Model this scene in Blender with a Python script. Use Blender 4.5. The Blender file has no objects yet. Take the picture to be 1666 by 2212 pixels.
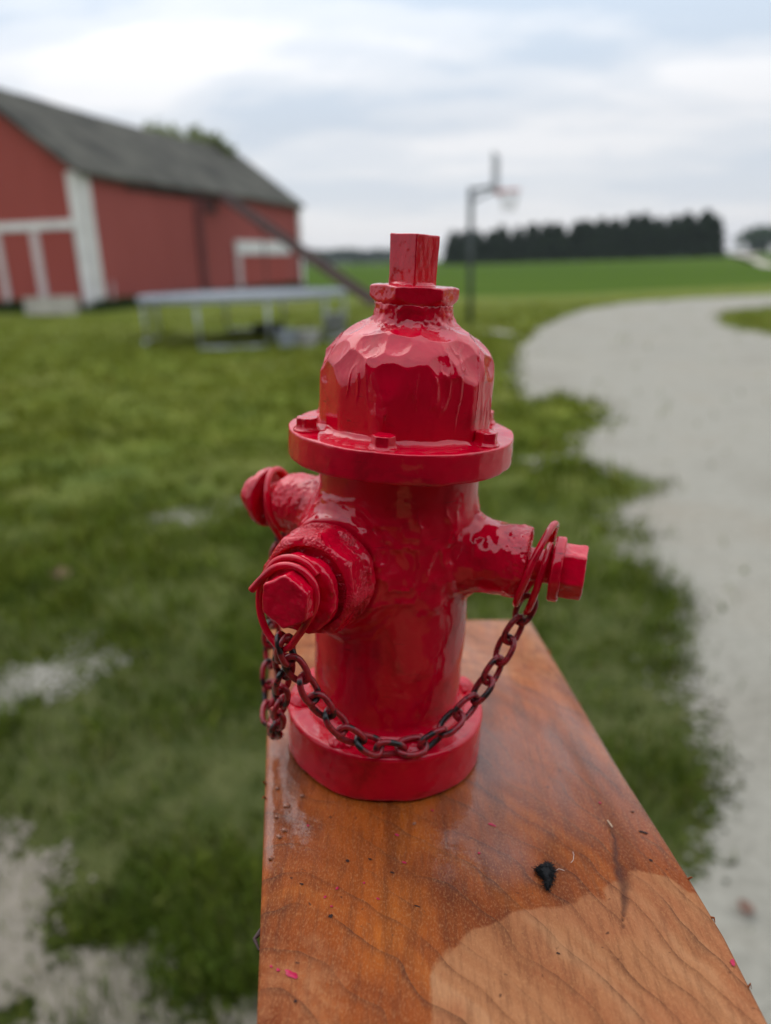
import bpy, bmesh, math, random
import numpy as np
from mathutils import Matrix, Vector
from math import sin, cos, pi, radians, sqrt, hypot, atan2

SC = bpy.context.scene
COL = SC.collection
rng = np.random.default_rng(7)
random.seed(7)

# ------------------------------------------------------------------ camera
CAM_H = 1.45
TH, RO = radians(18.5), radians(1.7)
FPX = 1620.0 / 2212.0                      # focal length in picture heights
fw = np.array([0, cos(TH), -sin(TH)])
_r0 = np.array([1.0, 0, 0]); _u0 = np.cross(_r0, fw)
RR = _r0 * cos(RO) - _u0 * sin(RO)
UU = _u0 * cos(RO) + _r0 * sin(RO)
CAM = np.array([0, 0, CAM_H])
cd = bpy.data.cameras.new('camera')
cam = bpy.data.objects.new('camera', cd); COL.objects.link(cam)
mw = Matrix.Identity(4)
for i in range(3):
    mw[i][0] = RR[i]; mw[i][1] = UU[i]; mw[i][2] = -fw[i]; mw[i][3] = CAM[i]
cam.matrix_world = mw
cd.sensor_fit = 'VERTICAL'; cd.sensor_height = 36.0
cd.lens = 36.0 * FPX
cd.clip_start = 0.01; cd.clip_end = 6000
cd.dof.use_dof = True
cd.dof.focus_distance = 0.218
cd.dof.aperture_fstop = 6.6
cd.dof.aperture_blades = 0
SC.camera = cam

# ------------------------------------------------------------------ world
SUN_EL, SUN_AZ = radians(52), radians(-28)     # azimuth measured from +y towards +x
W = bpy.data.worlds.new('World'); SC.world = W; W.use_nodes = True
nt = W.node_tree; N = nt.nodes; Lk = nt.links
N.clear()
out = N.new('ShaderNodeOutputWorld'); bg = N.new('ShaderNodeBackground')
sky = N.new('ShaderNodeTexSky'); sky.sky_type = 'NISHITA'; sky.sun_disc = False
sky.sun_elevation = SUN_EL; sky.sun_rotation = SUN_AZ
tc = N.new('ShaderNodeTexCoord')
sep = N.new('ShaderNodeSeparateXYZ'); Lk.new(tc.outputs['Generated'], sep.inputs[0])
def wm(op, a, b=None, c=None):
    n = N.new('ShaderNodeMath'); n.operation = op
    for i, v in enumerate((a, b, c)):
        if v is None: continue
        if hasattr(v, 'links'): Lk.new(v, n.inputs[i])
        else: n.inputs[i].default_value = v
    return n.outputs[0]
zz = wm('MAXIMUM', sep.outputs[2], 0.0); den = wm('ADD', zz, 0.16)
cu = wm('DIVIDE', sep.outputs[0], den); cv = wm('DIVIDE', sep.outputs[1], den)
comb = N.new('ShaderNodeCombineXYZ'); Lk.new(cu, comb.inputs[0]); Lk.new(cv, comb.inputs[1])
def cloud(rot, scl, scale, detail, rough, dist, loc):
    mp = N.new('ShaderNodeMapping'); mp.inputs['Rotation'].default_value = (0, 0, rot)
    mp.inputs['Scale'].default_value = scl; mp.inputs['Location'].default_value = loc
    Lk.new(comb.outputs[0], mp.inputs[0])
    n = N.new('ShaderNodeTexNoise'); n.inputs['Scale'].default_value = scale
    n.inputs['Detail'].default_value = detail; n.inputs['Roughness'].default_value = rough
    n.inputs['Distortion'].default_value = dist
    Lk.new(mp.outputs[0], n.inputs[0]); return n.outputs[0]
c1 = cloud(-0.55, (0.5, 1.05, 1), 1.05, 4, 0.5, 0.25, (2.3, 0.65, 0))
c2 = cloud(-0.5, (0.7, 1.1, 1), 2.6, 4, 0.55, 0.2, (5.1, 1.7, 0))
cm = wm('ADD', wm('MULTIPLY', c1, 0.75), wm('MULTIPLY', c2, 0.25))
rp = N.new('ShaderNodeValToRGB'); Lk.new(cm, rp.inputs[0])
rp.color_ramp.interpolation = 'EASE'
e = rp.color_ramp.elements
e[0].position = 0.42; e[0].color = (0.47, 0.555, 0.65, 1)
e[1].position = 0.57; e[1].color = (0.87, 0.86, 0.855, 1)
e2 = e.new(0.49); e2.color = (0.65, 0.69, 0.735, 1)
# towards the horizon the cloud deck closes into an even lavender grey
hz = wm('POWER', wm('SUBTRACT', 1.0, wm('MINIMUM', wm('MULTIPLY', zz, 2.6), 1.0)), 1.6)
mxh = N.new('ShaderNodeMixRGB'); Lk.new(wm('MULTIPLY', hz, 0.9), mxh.inputs[0])
Lk.new(rp.outputs[0], mxh.inputs[1]); mxh.inputs[2].default_value = (0.63, 0.635, 0.675, 1)
skm = N.new('ShaderNodeMixRGB'); skm.blend_type = 'MULTIPLY'; skm.inputs[0].default_value = 1
Lk.new(sky.outputs[0], skm.inputs[1]); skm.inputs[2].default_value = (0.1, 0.1, 0.1, 1)
mxs = N.new('ShaderNodeMixRGB'); mxs.inputs[0].default_value = 0.9
Lk.new(skm.outputs[0], mxs.inputs[1]); Lk.new(mxh.outputs[0], mxs.inputs[2])
# an overcast sky brightens evenly towards the zenith
ov = wm('MULTIPLY_ADD', wm('MAXIMUM', wm('SUBTRACT', zz, 0.15), 0.0), 1.7, 1.0)
ovm = N.new('ShaderNodeMixRGB'); ovm.blend_type = 'MULTIPLY'; ovm.inputs[0].default_value = 1
Lk.new(mxs.outputs[0], ovm.inputs[1]); Lk.new(ov, ovm.inputs[2])
Lk.new(ovm.outputs[0], bg.inputs[0]); bg.inputs[1].default_value = 1.0
Lk.new(bg.outputs[0], out.inputs[0])

sl = bpy.data.lights.new('sun', 'SUN'); sl.energy = 0.7; sl.angle = radians(45); sl.color = (1, 0.96, 0.9)
so = bpy.data.objects.new('sun', sl); COL.objects.link(so)
sdir = Vector((sin(SUN_AZ) * cos(SUN_EL), cos(SUN_AZ) * cos(SUN_EL), sin(SUN_EL)))
so.rotation_euler = sdir.to_track_quat('Z', 'Y').to_euler()

SC.view_settings.view_transform = 'Standard'; SC.view_settings.look = 'None'
SC.view_settings.gamma = 1; SC.view_settings.exposure = 0.27
SC.view_settings.use_curve_mapping = False
SC.render.engine = 'CYCLES'
SC.cycles.use_denoising = True
SC.cycles.max_bounces = 8
SC.cycles.caustics_reflective = False; SC.cycles.caustics_refractive = False

# ------------------------------------------------------------------ helpers
def nlink(o, parent=None):
    COL.objects.link(o)
    if parent is not None: o.parent = parent
    return o
def tag(o, label=None, cat=None, group=None, kind=None):
    if label: o['label'] = label
    if cat: o['category'] = cat
    if group: o['group'] = group
    if kind: o['kind'] = kind
    return o
def empty(name, loc=(0, 0, 0), rz=0.0, matrix=None):
    o = bpy.data.objects.new(name, None); o.empty_display_size = 0.05
    if matrix is not None: o.matrix_world = matrix
    else: o.location = loc; o.rotation_euler = (0, 0, rz)
    return nlink(o)
def mesh_obj(name, V, F, mat, parent=None, smooth=False):
    me = bpy.data.meshes.new(name)
    me.from_pydata([tuple(map(float, v)) for v in V], [], [tuple(map(int, f)) for f in F]); me.update()
    if mat is not None: me.materials.append(mat)
    if smooth: me.polygons.foreach_set('use_smooth', [True] * len(me.polygons))
    return nlink(bpy.data.objects.new(name, me), parent)
def fast_mesh(name, V, F, mat, parent=None, smooth=True, normals=None):
    """V (n,3), F (m,k) arrays of one polygon size."""
    me = bpy.data.meshes.new(name); k = F.shape[1]
    me.vertices.add(len(V)); me.vertices.foreach_set('co', np.asarray(V, np.float32).ravel())
    me.loops.add(F.size); me.loops.foreach_set('vertex_index', F.astype(np.int32).ravel())
    me.polygons.add(len(F)); me.polygons.foreach_set('loop_start', np.arange(0, F.size, k, dtype=np.int32))
    me.polygons.foreach_set('use_smooth', np.full(len(F), smooth))
    me.update(calc_edges=True); me.validate()
    if normals is not None: me.normals_split_custom_set_from_vertices([tuple(n) for n in normals.tolist()])
    if mat is not None: me.materials.append(mat)
    return nlink(bpy.data.objects.new(name, me), parent)
class MB:
    """collects boxes, bars, tubes into one mesh"""
    def __init__(s): s.V = []; s.F = []
    def add(s, V, F):
        b = len(s.V); s.V += [tuple(v) for v in V]; s.F += [tuple(i + b for i in f) for f in F]; return s
    def hexa(s, P):
        return s.add(P, [(0, 3, 2, 1), (4, 5, 6, 7), (0, 1, 5, 4), (1, 2, 6, 5), (2, 3, 7, 6), (3, 0, 4, 7)])
    def box(s, c, d, rz=0.0):
        x, y, z = d[0] / 2, d[1] / 2, d[2] / 2; P = []
        for dz in (-z, z):
            for dx, dy in ((-x, -y), (x, -y), (x, y), (-x, y)):
                P.append((c[0] + dx * cos(rz) - dy * sin(rz), c[1] + dx * sin(rz) + dy * cos(rz), c[2] + dz))
        return s.hexa(P)
    def bar(s, a, b, w, h, up=(0, 0, 1)):
        a, b = Vector(a), Vector(b); t = (b - a).normalized(); u = Vector(up)
        sd = t.cross(u).normalized(); u = sd.cross(t).normalized()
        P = []
        for p in (a, b):
            for i, j in ((-1, -1), (1, -1), (1, 1), (-1, 1)): P.append(p + sd * (i * w / 2) + u * (j * h / 2))
        return s.hexa(P)
    def tube(s, pts, r, n=8, closed=False, caps=True):
        pts = [Vector(p) for p in pts]; m = len(pts)
        rr = r if hasattr(r, '__len__') else [r] * m
        def tan(i):
            if closed: return (pts[(i + 1) % m] - pts[i - 1]).normalized()
            return (pts[min(i + 1, m - 1)] - pts[max(i - 1, 0)]).normalized()
        t0 = tan(0); nrm = t0.orthogonal().normalized(); V = []; F = []
        for i in range(m):
            t = tan(i); nrm = (nrm - t * nrm.dot(t)).normalized(); bi = t.cross(nrm)
            for k in range(n):
                a = 2 * pi * k / n; V.append(pts[i] + (nrm * cos(a) + bi * sin(a)) * rr[i])
        for i in range(m if closed else m - 1):
            j = (i + 1) % m
            for k in range(n): F.append((i * n + k, i * n + (k + 1) % n, j * n + (k + 1) % n, j * n + k))
        if not closed and caps:
            F.append(tuple(range(n - 1, -1, -1))); F.append(tuple((m - 1) * n + k for k in range(n)))
        return s.add(V, F)
    def lathe(s, prof, c=(0, 0, 0), n=24):
        V = []; F = []; m = len(prof)
        for r, z in prof:
            for k in range(n): V.append((c[0] + r * cos(2 * pi * k / n), c[1] + r * sin(2 * pi * k / n), c[2] + z))
        for i in range(m - 1):
            for k in range(n): F.append((i * n + k, i * n + (k + 1) % n, (i + 1) * n + (k + 1) % n, (i + 1) * n + k))
        return s.add(V, F)
    def build(s, name, mat, parent=None, smooth=False): return mesh_obj(name, s.V, s.F, mat, parent, smooth)

# value noise on numpy points
_lat = rng.random((64, 64, 64)).astype(np.float32)
def vnoise(P, scale, seed=0):
    q = np.asarray(P) * scale + seed * 17.31 + 500.0
    i = np.floor(q).astype(np.int64); fr = (q - i); fr = fr * fr * (3 - 2 * fr); i = i & 63; j = (i + 1) & 63
    x0, y0, z0 = i[..., 0], i[..., 1], i[..., 2]; x1, y1, z1 = j[..., 0], j[..., 1], j[..., 2]
    fx, fy, fz = fr[..., 0], fr[..., 1], fr[..., 2]
    a = _lat[x0, y0, z0] * (1 - fx) + _lat[x1, y0, z0] * fx; b = _lat[x0, y1, z0] * (1 - fx) + _lat[x1, y1, z0] * fx
    c = _lat[x0, y0, z1] * (1 - fx) + _lat[x1, y0, z1] * fx; d = _lat[x0, y1, z1] * (1 - fx) + _lat[x1, y1, z1] * fx
    return (a * (1 - fy) + b * fy) * (1 - fz) + (c * (1 - fy) + d * fy) * fz - 0.5
def fbm(P, scale, octv=3, seed=0):
    r = 0; a = 1.0
    for o in range(octv): r = r + a * vnoise(P, scale * 2 ** o, seed + o); a *= 0.5
    return r
def fbm2(x, y, scale, octv=3, seed=0):
    x = np.asarray(x, float); y = np.asarray(y, float)
    return fbm(np.stack([x, y, np.zeros_like(x) + 0.37], -1), scale, octv, seed)

# signed distance tools (millimetres)
def smin(a, b, k):
    h = np.clip(0.5 + 0.5 * (b - a) / k, 0, 1); return b * (1 - h) + a * h - k * h * (1 - h)
def smax(a, b, k): return -smin(-a, -b, k)
def axis_coords(P, o, a):
    a = np.asarray(a, float); a = a / np.linalg.norm(a)
    d = P - np.asarray(o, float); s = d @ a; q = d - s[..., None] * a
    return s, np.sqrt((q * q).sum(-1) + 1e-12), d, a
def s_cyl(P, o, a, r, s0, s1, rnd=0.8, slope=0.0):
    s, q, _, _ = axis_coords(P, o, a)
    return smax(smax(q - (r + slope * (s - s0)), s - s1, rnd), s0 - s, rnd)
def s_prism(P, o, a, n, inr, s0, s1, rot=0.0, rnd=0.6, er=0.5, ref=None):
    s, q, d, a = axis_coords(P, o, a)
    ref = np.array([0, 0, 1.0]) if ref is None else np.asarray(ref, float)
    e1 = ref - a * (ref @ a); e1 = e1 / np.linalg.norm(e1); e2 = np.cross(a, e1)
    f = smax(s - s1, s0 - s, rnd)
    x = d @ e1; y = d @ e2
    for k in range(n):
        t = rot + 2 * pi * k / n; f = smax(f, x * cos(t) + y * sin(t) - inr, er)
    return f
def surface_nets(fun, lo, hi, h, disp=None, name='', mat=None, parent=None):
    lo = np.array(lo, float); hi = np.array(hi, float)
    n = np.ceil((hi - lo) / h).astype(int) + 1
    ax = [lo[i] + h * np.arange(n[i]) for i in range(3)]
    P = np.stack(np.meshgrid(*ax, indexing='ij'), -1)
    F = fun(P); del P
    S = F < 0
    c = [slice(0, -1), slice(1, None)]
    nc = n - 1; cnt = np.zeros(nc); acc = np.zeros(tuple(nc) + (3,))
    for axn in range(3):
        o1, o2 = [i for i in range(3) if i != axn]
        for p in (0, 1):
            for q in (0, 1):
                ia = [None] * 3; ia[o1] = c[p]; ia[o2] = c[q]; ib = list(ia); ia[axn] = c[0]; ib[axn] = c[1]
                fa = F[tuple(ia)]; fb = F[tuple(ib)]; m = S[tuple(ia)] != S[tuple(ib)]
                t = np.where(m, fa / np.where(m, fa - fb, 1), 0)
                cnt += m; acc[..., axn] += t; acc[..., o1] += m * p; acc[..., o2] += m * q
    mk = cnt > 0; idx = np.full(nc, -1); idx[mk] = np.arange(mk.sum())
    V = acc[mk] / cnt[mk][:, None]; V = (V + np.argwhere(mk)) * h + lo
    Q = []
    for axn in range(3):
        o1, o2 = (axn + 1) % 3, (axn + 2) % 3
        sa = [slice(None)] * 3; sb = [slice(None)] * 3; sa[axn] = slice(0, -1); sb[axn] = slice(1, None)
        for s_ in (sa, sb): s_[o1] = slice(1, -1); s_[o2] = slice(1, -1)
        A = S[tuple(sa)]; Bm = S[tuple(sb)]; ed = np.argwhere(A != Bm)
        if not len(ed): continue
        fl = A[tuple(ed.T)]
        e0 = ed.copy(); e0[:, o1] += 1; e0[:, o2] += 1
        def cell(d1, d2):
            k = e0.copy(); k[:, o1] -= d1; k[:, o2] -= d2; return idx[tuple(k.T)]
        q = np.stack([cell(1, 1), cell(0, 1), cell(0, 0), cell(1, 0)], 1)
        q[~fl] = q[~fl][:, ::-1]; Q.append(q)
    Q = np.concatenate(Q)
    g = fun if disp is None else (lambda p: fun(p) - disp(p))
    ee = 0.12
    def grad(p, f0):
        return np.stack([(g(p + np.eye(3)[i] * ee) - f0) / ee for i in range(3)], -1)
    for it in range(3):
        f0 = g(V); G = grad(V, f0); gl = (G * G).sum(-1) + 1e-9
        V = V - np.clip(f0 / gl, -h, h)[:, None] * G
    f0 = g(V); G = grad(V, f0); G /= np.linalg.norm(G, axis=1)[:, None] + 1e-9
    return fast_mesh(name, V * 0.001, Q, mat, parent, True, G)

# ------------------------------------------------------------------ materials
def newmat(name):
    m = bpy.data.materials.new(name); m.use_nodes = True
    t = m.node_tree; b = t.nodes['Principled BSDF']
    return m, t, b
class NT:
    def __init__(s, t): s.t = t
    def n(s, ty, **kw):
        nd = s.t.nodes.new(ty)
        for k, v in kw.items():
            if k in nd.inputs: nd.inputs[k].default_value = v
            else: setattr(nd, k, v)
        return nd
    def l(s, a, b): s.t.links.new(a, b)
    def math(s, op, a, b=0.0, c=0.0):
        nd = s.t.nodes.new('ShaderNodeMath'); nd.operation = op
        for i, v in enumerate((a, b, c)):
            if hasattr(v, 'links'): s.l(v, nd.inputs[i])
            else: nd.inputs[i].default_value = v
        return nd.outputs[0]
    def noise(s, scale, detail=3, rough=0.5, dist=0.0, vec=None, coord='Object', map_scale=None, rot=None):
        nd = s.n('ShaderNodeTexNoise'); nd.inputs['Scale'].default_value = scale
        nd.inputs['Detail'].default_value = detail; nd.inputs['Roughness'].default_value = rough
        nd.inputs['Distortion'].default_value = dist
        if vec is None: vec = s.n('ShaderNodeTexCoord').outputs[coord]
        if map_scale is not None or rot is not None:
            mp = s.n('ShaderNodeMapping')
            if map_scale: mp.inputs['Scale'].default_value = map_scale
            if rot: mp.inputs['Rotation'].default_value = rot
            s.l(vec, mp.inputs[0]); vec = mp.outputs[0]
        s.l(vec, nd.inputs['Vector']); return nd.outputs[0]
    def ramp(s, fac, stops):
        r = s.n('ShaderNodeValToRGB'); s.l(fac, r.inputs[0]); el = r.color_ramp.elements
        el[0].position = stops[0][0]; el[0].color = stops[0][1] + (1,)
        el[1].position = stops[-1][0]; el[1].color = stops[-1][1] + (1,)
        for p, c in stops[1:-1]: x = el.new(p); x.color = c + (1,)
        return r.outputs[0]
    def mix(s, f, a, b, mode='MIX'):
        m = s.n('ShaderNodeMixRGB'); m.blend_type = mode
        for i, v in enumerate((f, a, b)):
            if hasattr(v, 'links'): s.l(v, m.inputs[i])
            else: m.inputs[i].default_value = v if i == 0 else tuple(v) + (1,)
        return m.outputs[0]
    def bump(s, h, strength, dist, normal=None):
        b = s.n('ShaderNodeBump'); b.inputs['Strength'].default_value = strength; b.inputs['Distance'].default_value = dist
        s.l(h, b.inputs['Height'])
        if normal is not None: s.l(normal, b.inputs['Normal'])
        return b.outputs[0]
def plain(name, col, rough=0.7, var=0.25, scale=6.0, metallic=0.0, bump=0.0, coord='Object'):
    m, t, b = newmat(name); k = NT(t)
    n = k.noise(scale, 4, 0.6, coord=coord)
    c0 = tuple(c * (1 - var) for c in col); c1 = tuple(min(1, c * (1 + var)) for c in col)
    k.l(k.ramp(n, [(0.3, c0), (0.7, c1)]), b.inputs['Base Color'])
    b.inputs['Roughness'].default_value = rough; b.inputs['Metallic'].default_value = metallic; b.inputs['Specular IOR Level'].default_value = 0.25
    if bump: k.l(k.bump(n, bump, 0.02), b.inputs['Normal'])
    return m
def paint(name, grit=0.0, rough=0.16, col=(0.60, 0.0006, 0.021), dark=(0.36, 0.0004, 0.012)):
    m, t, b = newmat(name); k = NT(t)
    n1 = k.noise(90, 4, 0.6); n2 = k.noise(420, 3, 0.6); n3 = k.noise(1400, 2, 0.5)
    sm = k.ramp(k.noise(55, 5, 0.65, 0.6), [(0.30, dark), (0.46, col), (0.75, tuple(min(1, c * 1.15) for c in col))])
    # rubbed dark scratches
    st = k.noise(60, 5, 0.7, 0.2, map_scale=(1, 1, 9))
    sm = k.mix(k.math('MULTIPLY', k.ramp(st, [(0.64, (0, 0, 0)), (0.74, (1, 1, 1))]), 0.7), sm, (0.05, 0.004, 0.008))
    k.l(sm, b.inputs['Base Color'])
    b.inputs['Roughness'].default_value = 0.35
    b.inputs['Specular IOR Level'].default_value = 0.0
    b.inputs['Coat Weight'].default_value = 1.0; b.inputs['Coat IOR'].default_value = 1.5
    k.l(k.math('MULTIPLY_ADD', n1, 0.05, rough), b.inputs['Coat Roughness'])
    nb = k.bump(n1, 0.22, 0.0012); nb = k.bump(n2, 0.10, 0.0004, nb)
    if grit:
        gm = k.ramp(k.noise(120, 3, 0.6), [(0.46, (0, 0, 0)), (0.56, (1, 1, 1))])
        nb = k.bump(k.math('MULTIPLY', n3, gm), grit, 0.0008, nb)
    k.l(nb, b.inputs['Normal']); k.l(nb, b.inputs['Coat Normal'])
    return m
M_RED = paint('red_gloss_paint', 0.0, 0.03)
M_REDG = paint('red_gritty_paint', 1.0, 0.10)
M_CHAIN = None
def chain_mat():
    m, t, b = newmat('chipped_red_on_black_iron'); k = NT(t)
    oi = k.n('ShaderNodeObjectInfo'); tcn = k.n('ShaderNodeTexCoord')
    ad = k.n('ShaderNodeVectorMath'); ad.operation = 'ADD'; k.l(tcn.outputs['Object'], ad.inputs[0])
    cmb = k.n('ShaderNodeCombineXYZ'); k.l(oi.outputs['Random'], cmb.inputs[0]); k.l(oi.outputs['Random'], cmb.inputs[1]); k.l(cmb.outputs[0], ad.inputs[1])
    n = k.noise(150, 3, 0.6, 0.3, vec=ad.outputs[0]); n2 = k.noise(900, 3, 0.6, vec=ad.outputs[0])
    f = k.ramp(n, [(0.42, (0, 0, 0)), (0.49, (1, 1, 1))])
    redv = k.ramp(n2, [(0.3, (0.20, 0.005, 0.012)), (0.7, (0.44, 0.010, 0.026))])
    k.l(k.mix(f, (0.007, 0.006, 0.007), redv), b.inputs['Base Color'])
    b.inputs['Roughness'].default_value = 0.36; b.inputs['Specular IOR Level'].default_value = 0.5
    b.inputs['Coat Weight'].default_value = 0.3; b.inputs['Coat Roughness'].default_value = 0.25
    k.l(k.bump(n2, 0.5, 0.0004), b.inputs['Normal'])
    return m
M_CHAIN = chain_mat()
M_WHITE = plain('weathered_white_paint', (0.62, 0.61, 0.60), 0.7, 0.12, 2.0)
M_BARN_TRIM = plain('barn_white_trim', (0.62, 0.60, 0.59), 0.75, 0.12, 1.5)
M_DOORPINK = plain('faded_white_board', (0.52, 0.43, 0.43), 0.75, 0.12, 1.5)
M_DARKWOOD = plain('dark_weathered_wood', (0.08, 0.05, 0.046), 0.8, 0.3, 3.0)
M_FASCIA = plain('dark_fascia', (0.03, 0.022, 0.022), 0.8, 0.3, 3.0)
M_STEEL = plain('galvanised_steel', (0.36, 0.38, 0.40), 0.45, 0.15, 5.0, 0.6)
M_POLE = plain('grey_green_pole', (0.065, 0.075, 0.075), 0.6, 0.2, 5.0, 0.2)
M_PAD = plain('blue_grey_pad', (0.20, 0.215, 0.245), 0.75, 0.12, 3.0)
M_MAT = plain('grey_mat', (0.20, 0.21, 0.225), 0.8, 0.1, 3.0)
M_RIM = plain('orange_red_rim', (0.55, 0.13, 0.09), 0.4, 0.1)
M_NET = plain('white_net', (0.6, 0.6, 0.6), 0.8, 0.1)
M_BOARD_GREY = plain('grey_backboard', (0.33, 0.34, 0.36), 0.5, 0.1)
M_RUBBER = plain('black_rubber', (0.015, 0.016, 0.016), 0.8, 0.3)
M_PLASTIC = plain('grey_plastic', (0.22, 0.24, 0.27), 0.6, 0.1)
M_STONE = plain('pale_stone', (0.40, 0.37, 0.33), 0.9, 0.25, 4.0)
M_BARK = plain('bark', (0.06, 0.05, 0.04), 0.9, 0.3, 4.0)
M_LINT = plain('black_lint', (0.008, 0.008, 0.009), 0.75, 0.4, 900)
M_FIBRE = plain('white_fibre', (0.65, 0.6, 0.55), 0.7, 0.1)
M_LEAFBROWN = plain('brown_dry_leaf', (0.16, 0.085, 0.06), 0.8, 0.3, 40)
M_LEAFPALE = plain('pale_splinter_wood', (0.5, 0.36, 0.24), 0.8, 0.1)
M_FLECK = plain('crimson_paint_fleck', (0.45, 0.012, 0.06), 0.3, 0.2, 700)
M_STAND_IN = plain('stand_in_siding', (0.045, 0.04, 0.038), 0.8, 0.15, 2.0)
M_STAND_IN_DECK = plain('stand_in_deck_boards', (0.055, 0.04, 0.03), 0.7, 0.25, 3.0)

def leafmat(name, col, var=0.45, transl=0.0):
    m, t, b = newmat(name); k = NT(t)
    geo = k.n('ShaderNodeNewGeometry')
    c0 = tuple(c * (1 - var) for c in col); c1 = tuple(c * (1 + var) for c in col)
    k.l(k.ramp(geo.outputs['Random Per Island'], [(0.0, c0), (1.0, c1)]), b.inputs['Base Color'])
    b.inputs['Roughness'].default_value = 0.7; b.inputs['Specular IOR Level'].default_value = 0.05
    return m
M_CONIFER = leafmat('conifer_needles', (0.027, 0.043, 0.023), 0.5)
M_LEAF = leafmat('tree_leaves', (0.19, 0.22, 0.10), 0.3)
M_WOODS = leafmat('far_woods_leaves', (0.035, 0.058, 0.028), 0.4)
def grass_mat():
    m, t, b = newmat('grass_blades'); k = NT(t)
    geo = k.n('ShaderNodeNewGeometry')
    base = k.ramp(geo.outputs['Random Per Island'], [(0.0, (0.040, 0.070, 0.006)), (0.6, (0.098, 0.140, 0.012)), (0.93, (0.165, 0.195, 0.022)), (1.0, (0.24, 0.18, 0.07))])
    sp = k.n('ShaderNodeSeparateXYZ'); k.l(geo.outputs['Position'], sp.inputs[0])
    n = k.noise(0.9, 4, 0.6, 0.3, vec=geo.outputs['Position'])
    dry = k.ramp(n, [(0.42, (0, 0, 0)), (0.66, (1, 1, 1))])
    far = k.n('ShaderNodeMapRange'); far.inputs['From Min'].default_value = 2.5; far.inputs['From Max'].default_value = 9
    k.l(sp.outputs[1], far.inputs['Value'])
    yel = k.math('ADD', k.math('MULTIPLY', far.outputs[0], 0.55), k.math('MULTIPLY', dry, 0.16))
    c = k.mix(yel, base, (0.215, 0.222, 0.024))
    cl = k.noise(5.0, 3, 0.6, 0.2, vec=geo.outputs['Position']); c = k.mix(k.math('MULTIPLY', k.ramp(cl, [(0.50, (0, 0, 0)), (0.66, (1, 1, 1))]), 0.5), c, (0.120, 0.180, 0.024))
    dk = k.noise(2.6, 4, 0.6, 0.3, vec=geo.outputs['Position']); c = k.mix(k.math('MULTIPLY', k.ramp(dk, [(0.50, (0, 0, 0)), (0.66, (1, 1, 1))]), 0.5), c, (0.028, 0.052, 0.006))
    k.l(c, b.inputs['Base Color'])
    b.inputs['Roughness'].default_value = 0.6; b.inputs['Specular IOR Level'].default_value = 0.08
    return m
M_GRASS = grass_mat()
def ground_mat():
    m, t, b = newmat('lawn_ground'); k = NT(t)
    geo = k.n('ShaderNodeNewGeometry'); pos = geo.outputs['Position']
    sp = k.n('ShaderNodeSeparateXYZ'); k.l(pos, sp.inputs[0])
    big = k.noise(0.35, 5, 0.6, 0.4, vec=pos); fine = k.noise(7.0, 4, 0.65, vec=pos); mid = k.noise(1.7, 5, 0.6, 0.3, vec=pos)
    lawn = k.ramp(mid, [(0.30, (0.078, 0.118, 0.012)), (0.55, (0.138, 0.162, 0.017)), (0.75, (0.172, 0.172, 0.026))])
    lawn = k.mix(k.math('MULTIPLY', k.ramp(fine, [(0.35, (0, 0, 0)), (0.7, (1, 1, 1))]), 0.35), lawn, (0.04, 0.07, 0.013))
    lawn = k.mix(k.math('MULTIPLY', k.ramp(big, [(0.45, (0, 0, 0)), (0.62, (1, 1, 1))]), 0.35), lawn, (0.16, 0.14, 0.05))
    soil = k.ramp(fine, [(0.35, (0.045, 0.056, 0.014)), (0.65, (0.085, 0.090, 0.030))])
    near = k.n('ShaderNodeMapRange'); near.inputs['From Min'].default_value = 2.5; near.inputs['From Max'].default_value = 7.0
    k.l(sp.outputs[1], near.inputs['Value'])
    k.l(k.mix(near.outputs[0], soil, lawn), b.inputs['Base Color'])
    b.inputs['Roughness'].default_value = 0.95; b.inputs['Specular IOR Level'].default_value = 0.1
    k.l(k.bump(fine, 0.8, 0.05), b.inputs['Normal'])
    return m
def field_mat():
    m, t, b = newmat('crop_field'); k = NT(t)
    pos = k.n('ShaderNodeNewGeometry').outputs['Position']
    n = k.noise(0.03, 4, 0.6, vec=pos); n2 = k.noise(0.6, 4, 0.6, vec=pos)
    c = k.ramp(n, [(0.35, (0.056, 0.094, 0.018)), (0.65, (0.076, 0.115, 0.022))])
    k.l(k.mix(k.math('MULTIPLY', n2, 0.3), c, (0.04, 0.072, 0.014)), b.inputs['Base Color'])
    b.inputs['Roughness'].default_value = 1.0; b.inputs['Specular IOR Level'].default_value = 0.0
    return m
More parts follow.
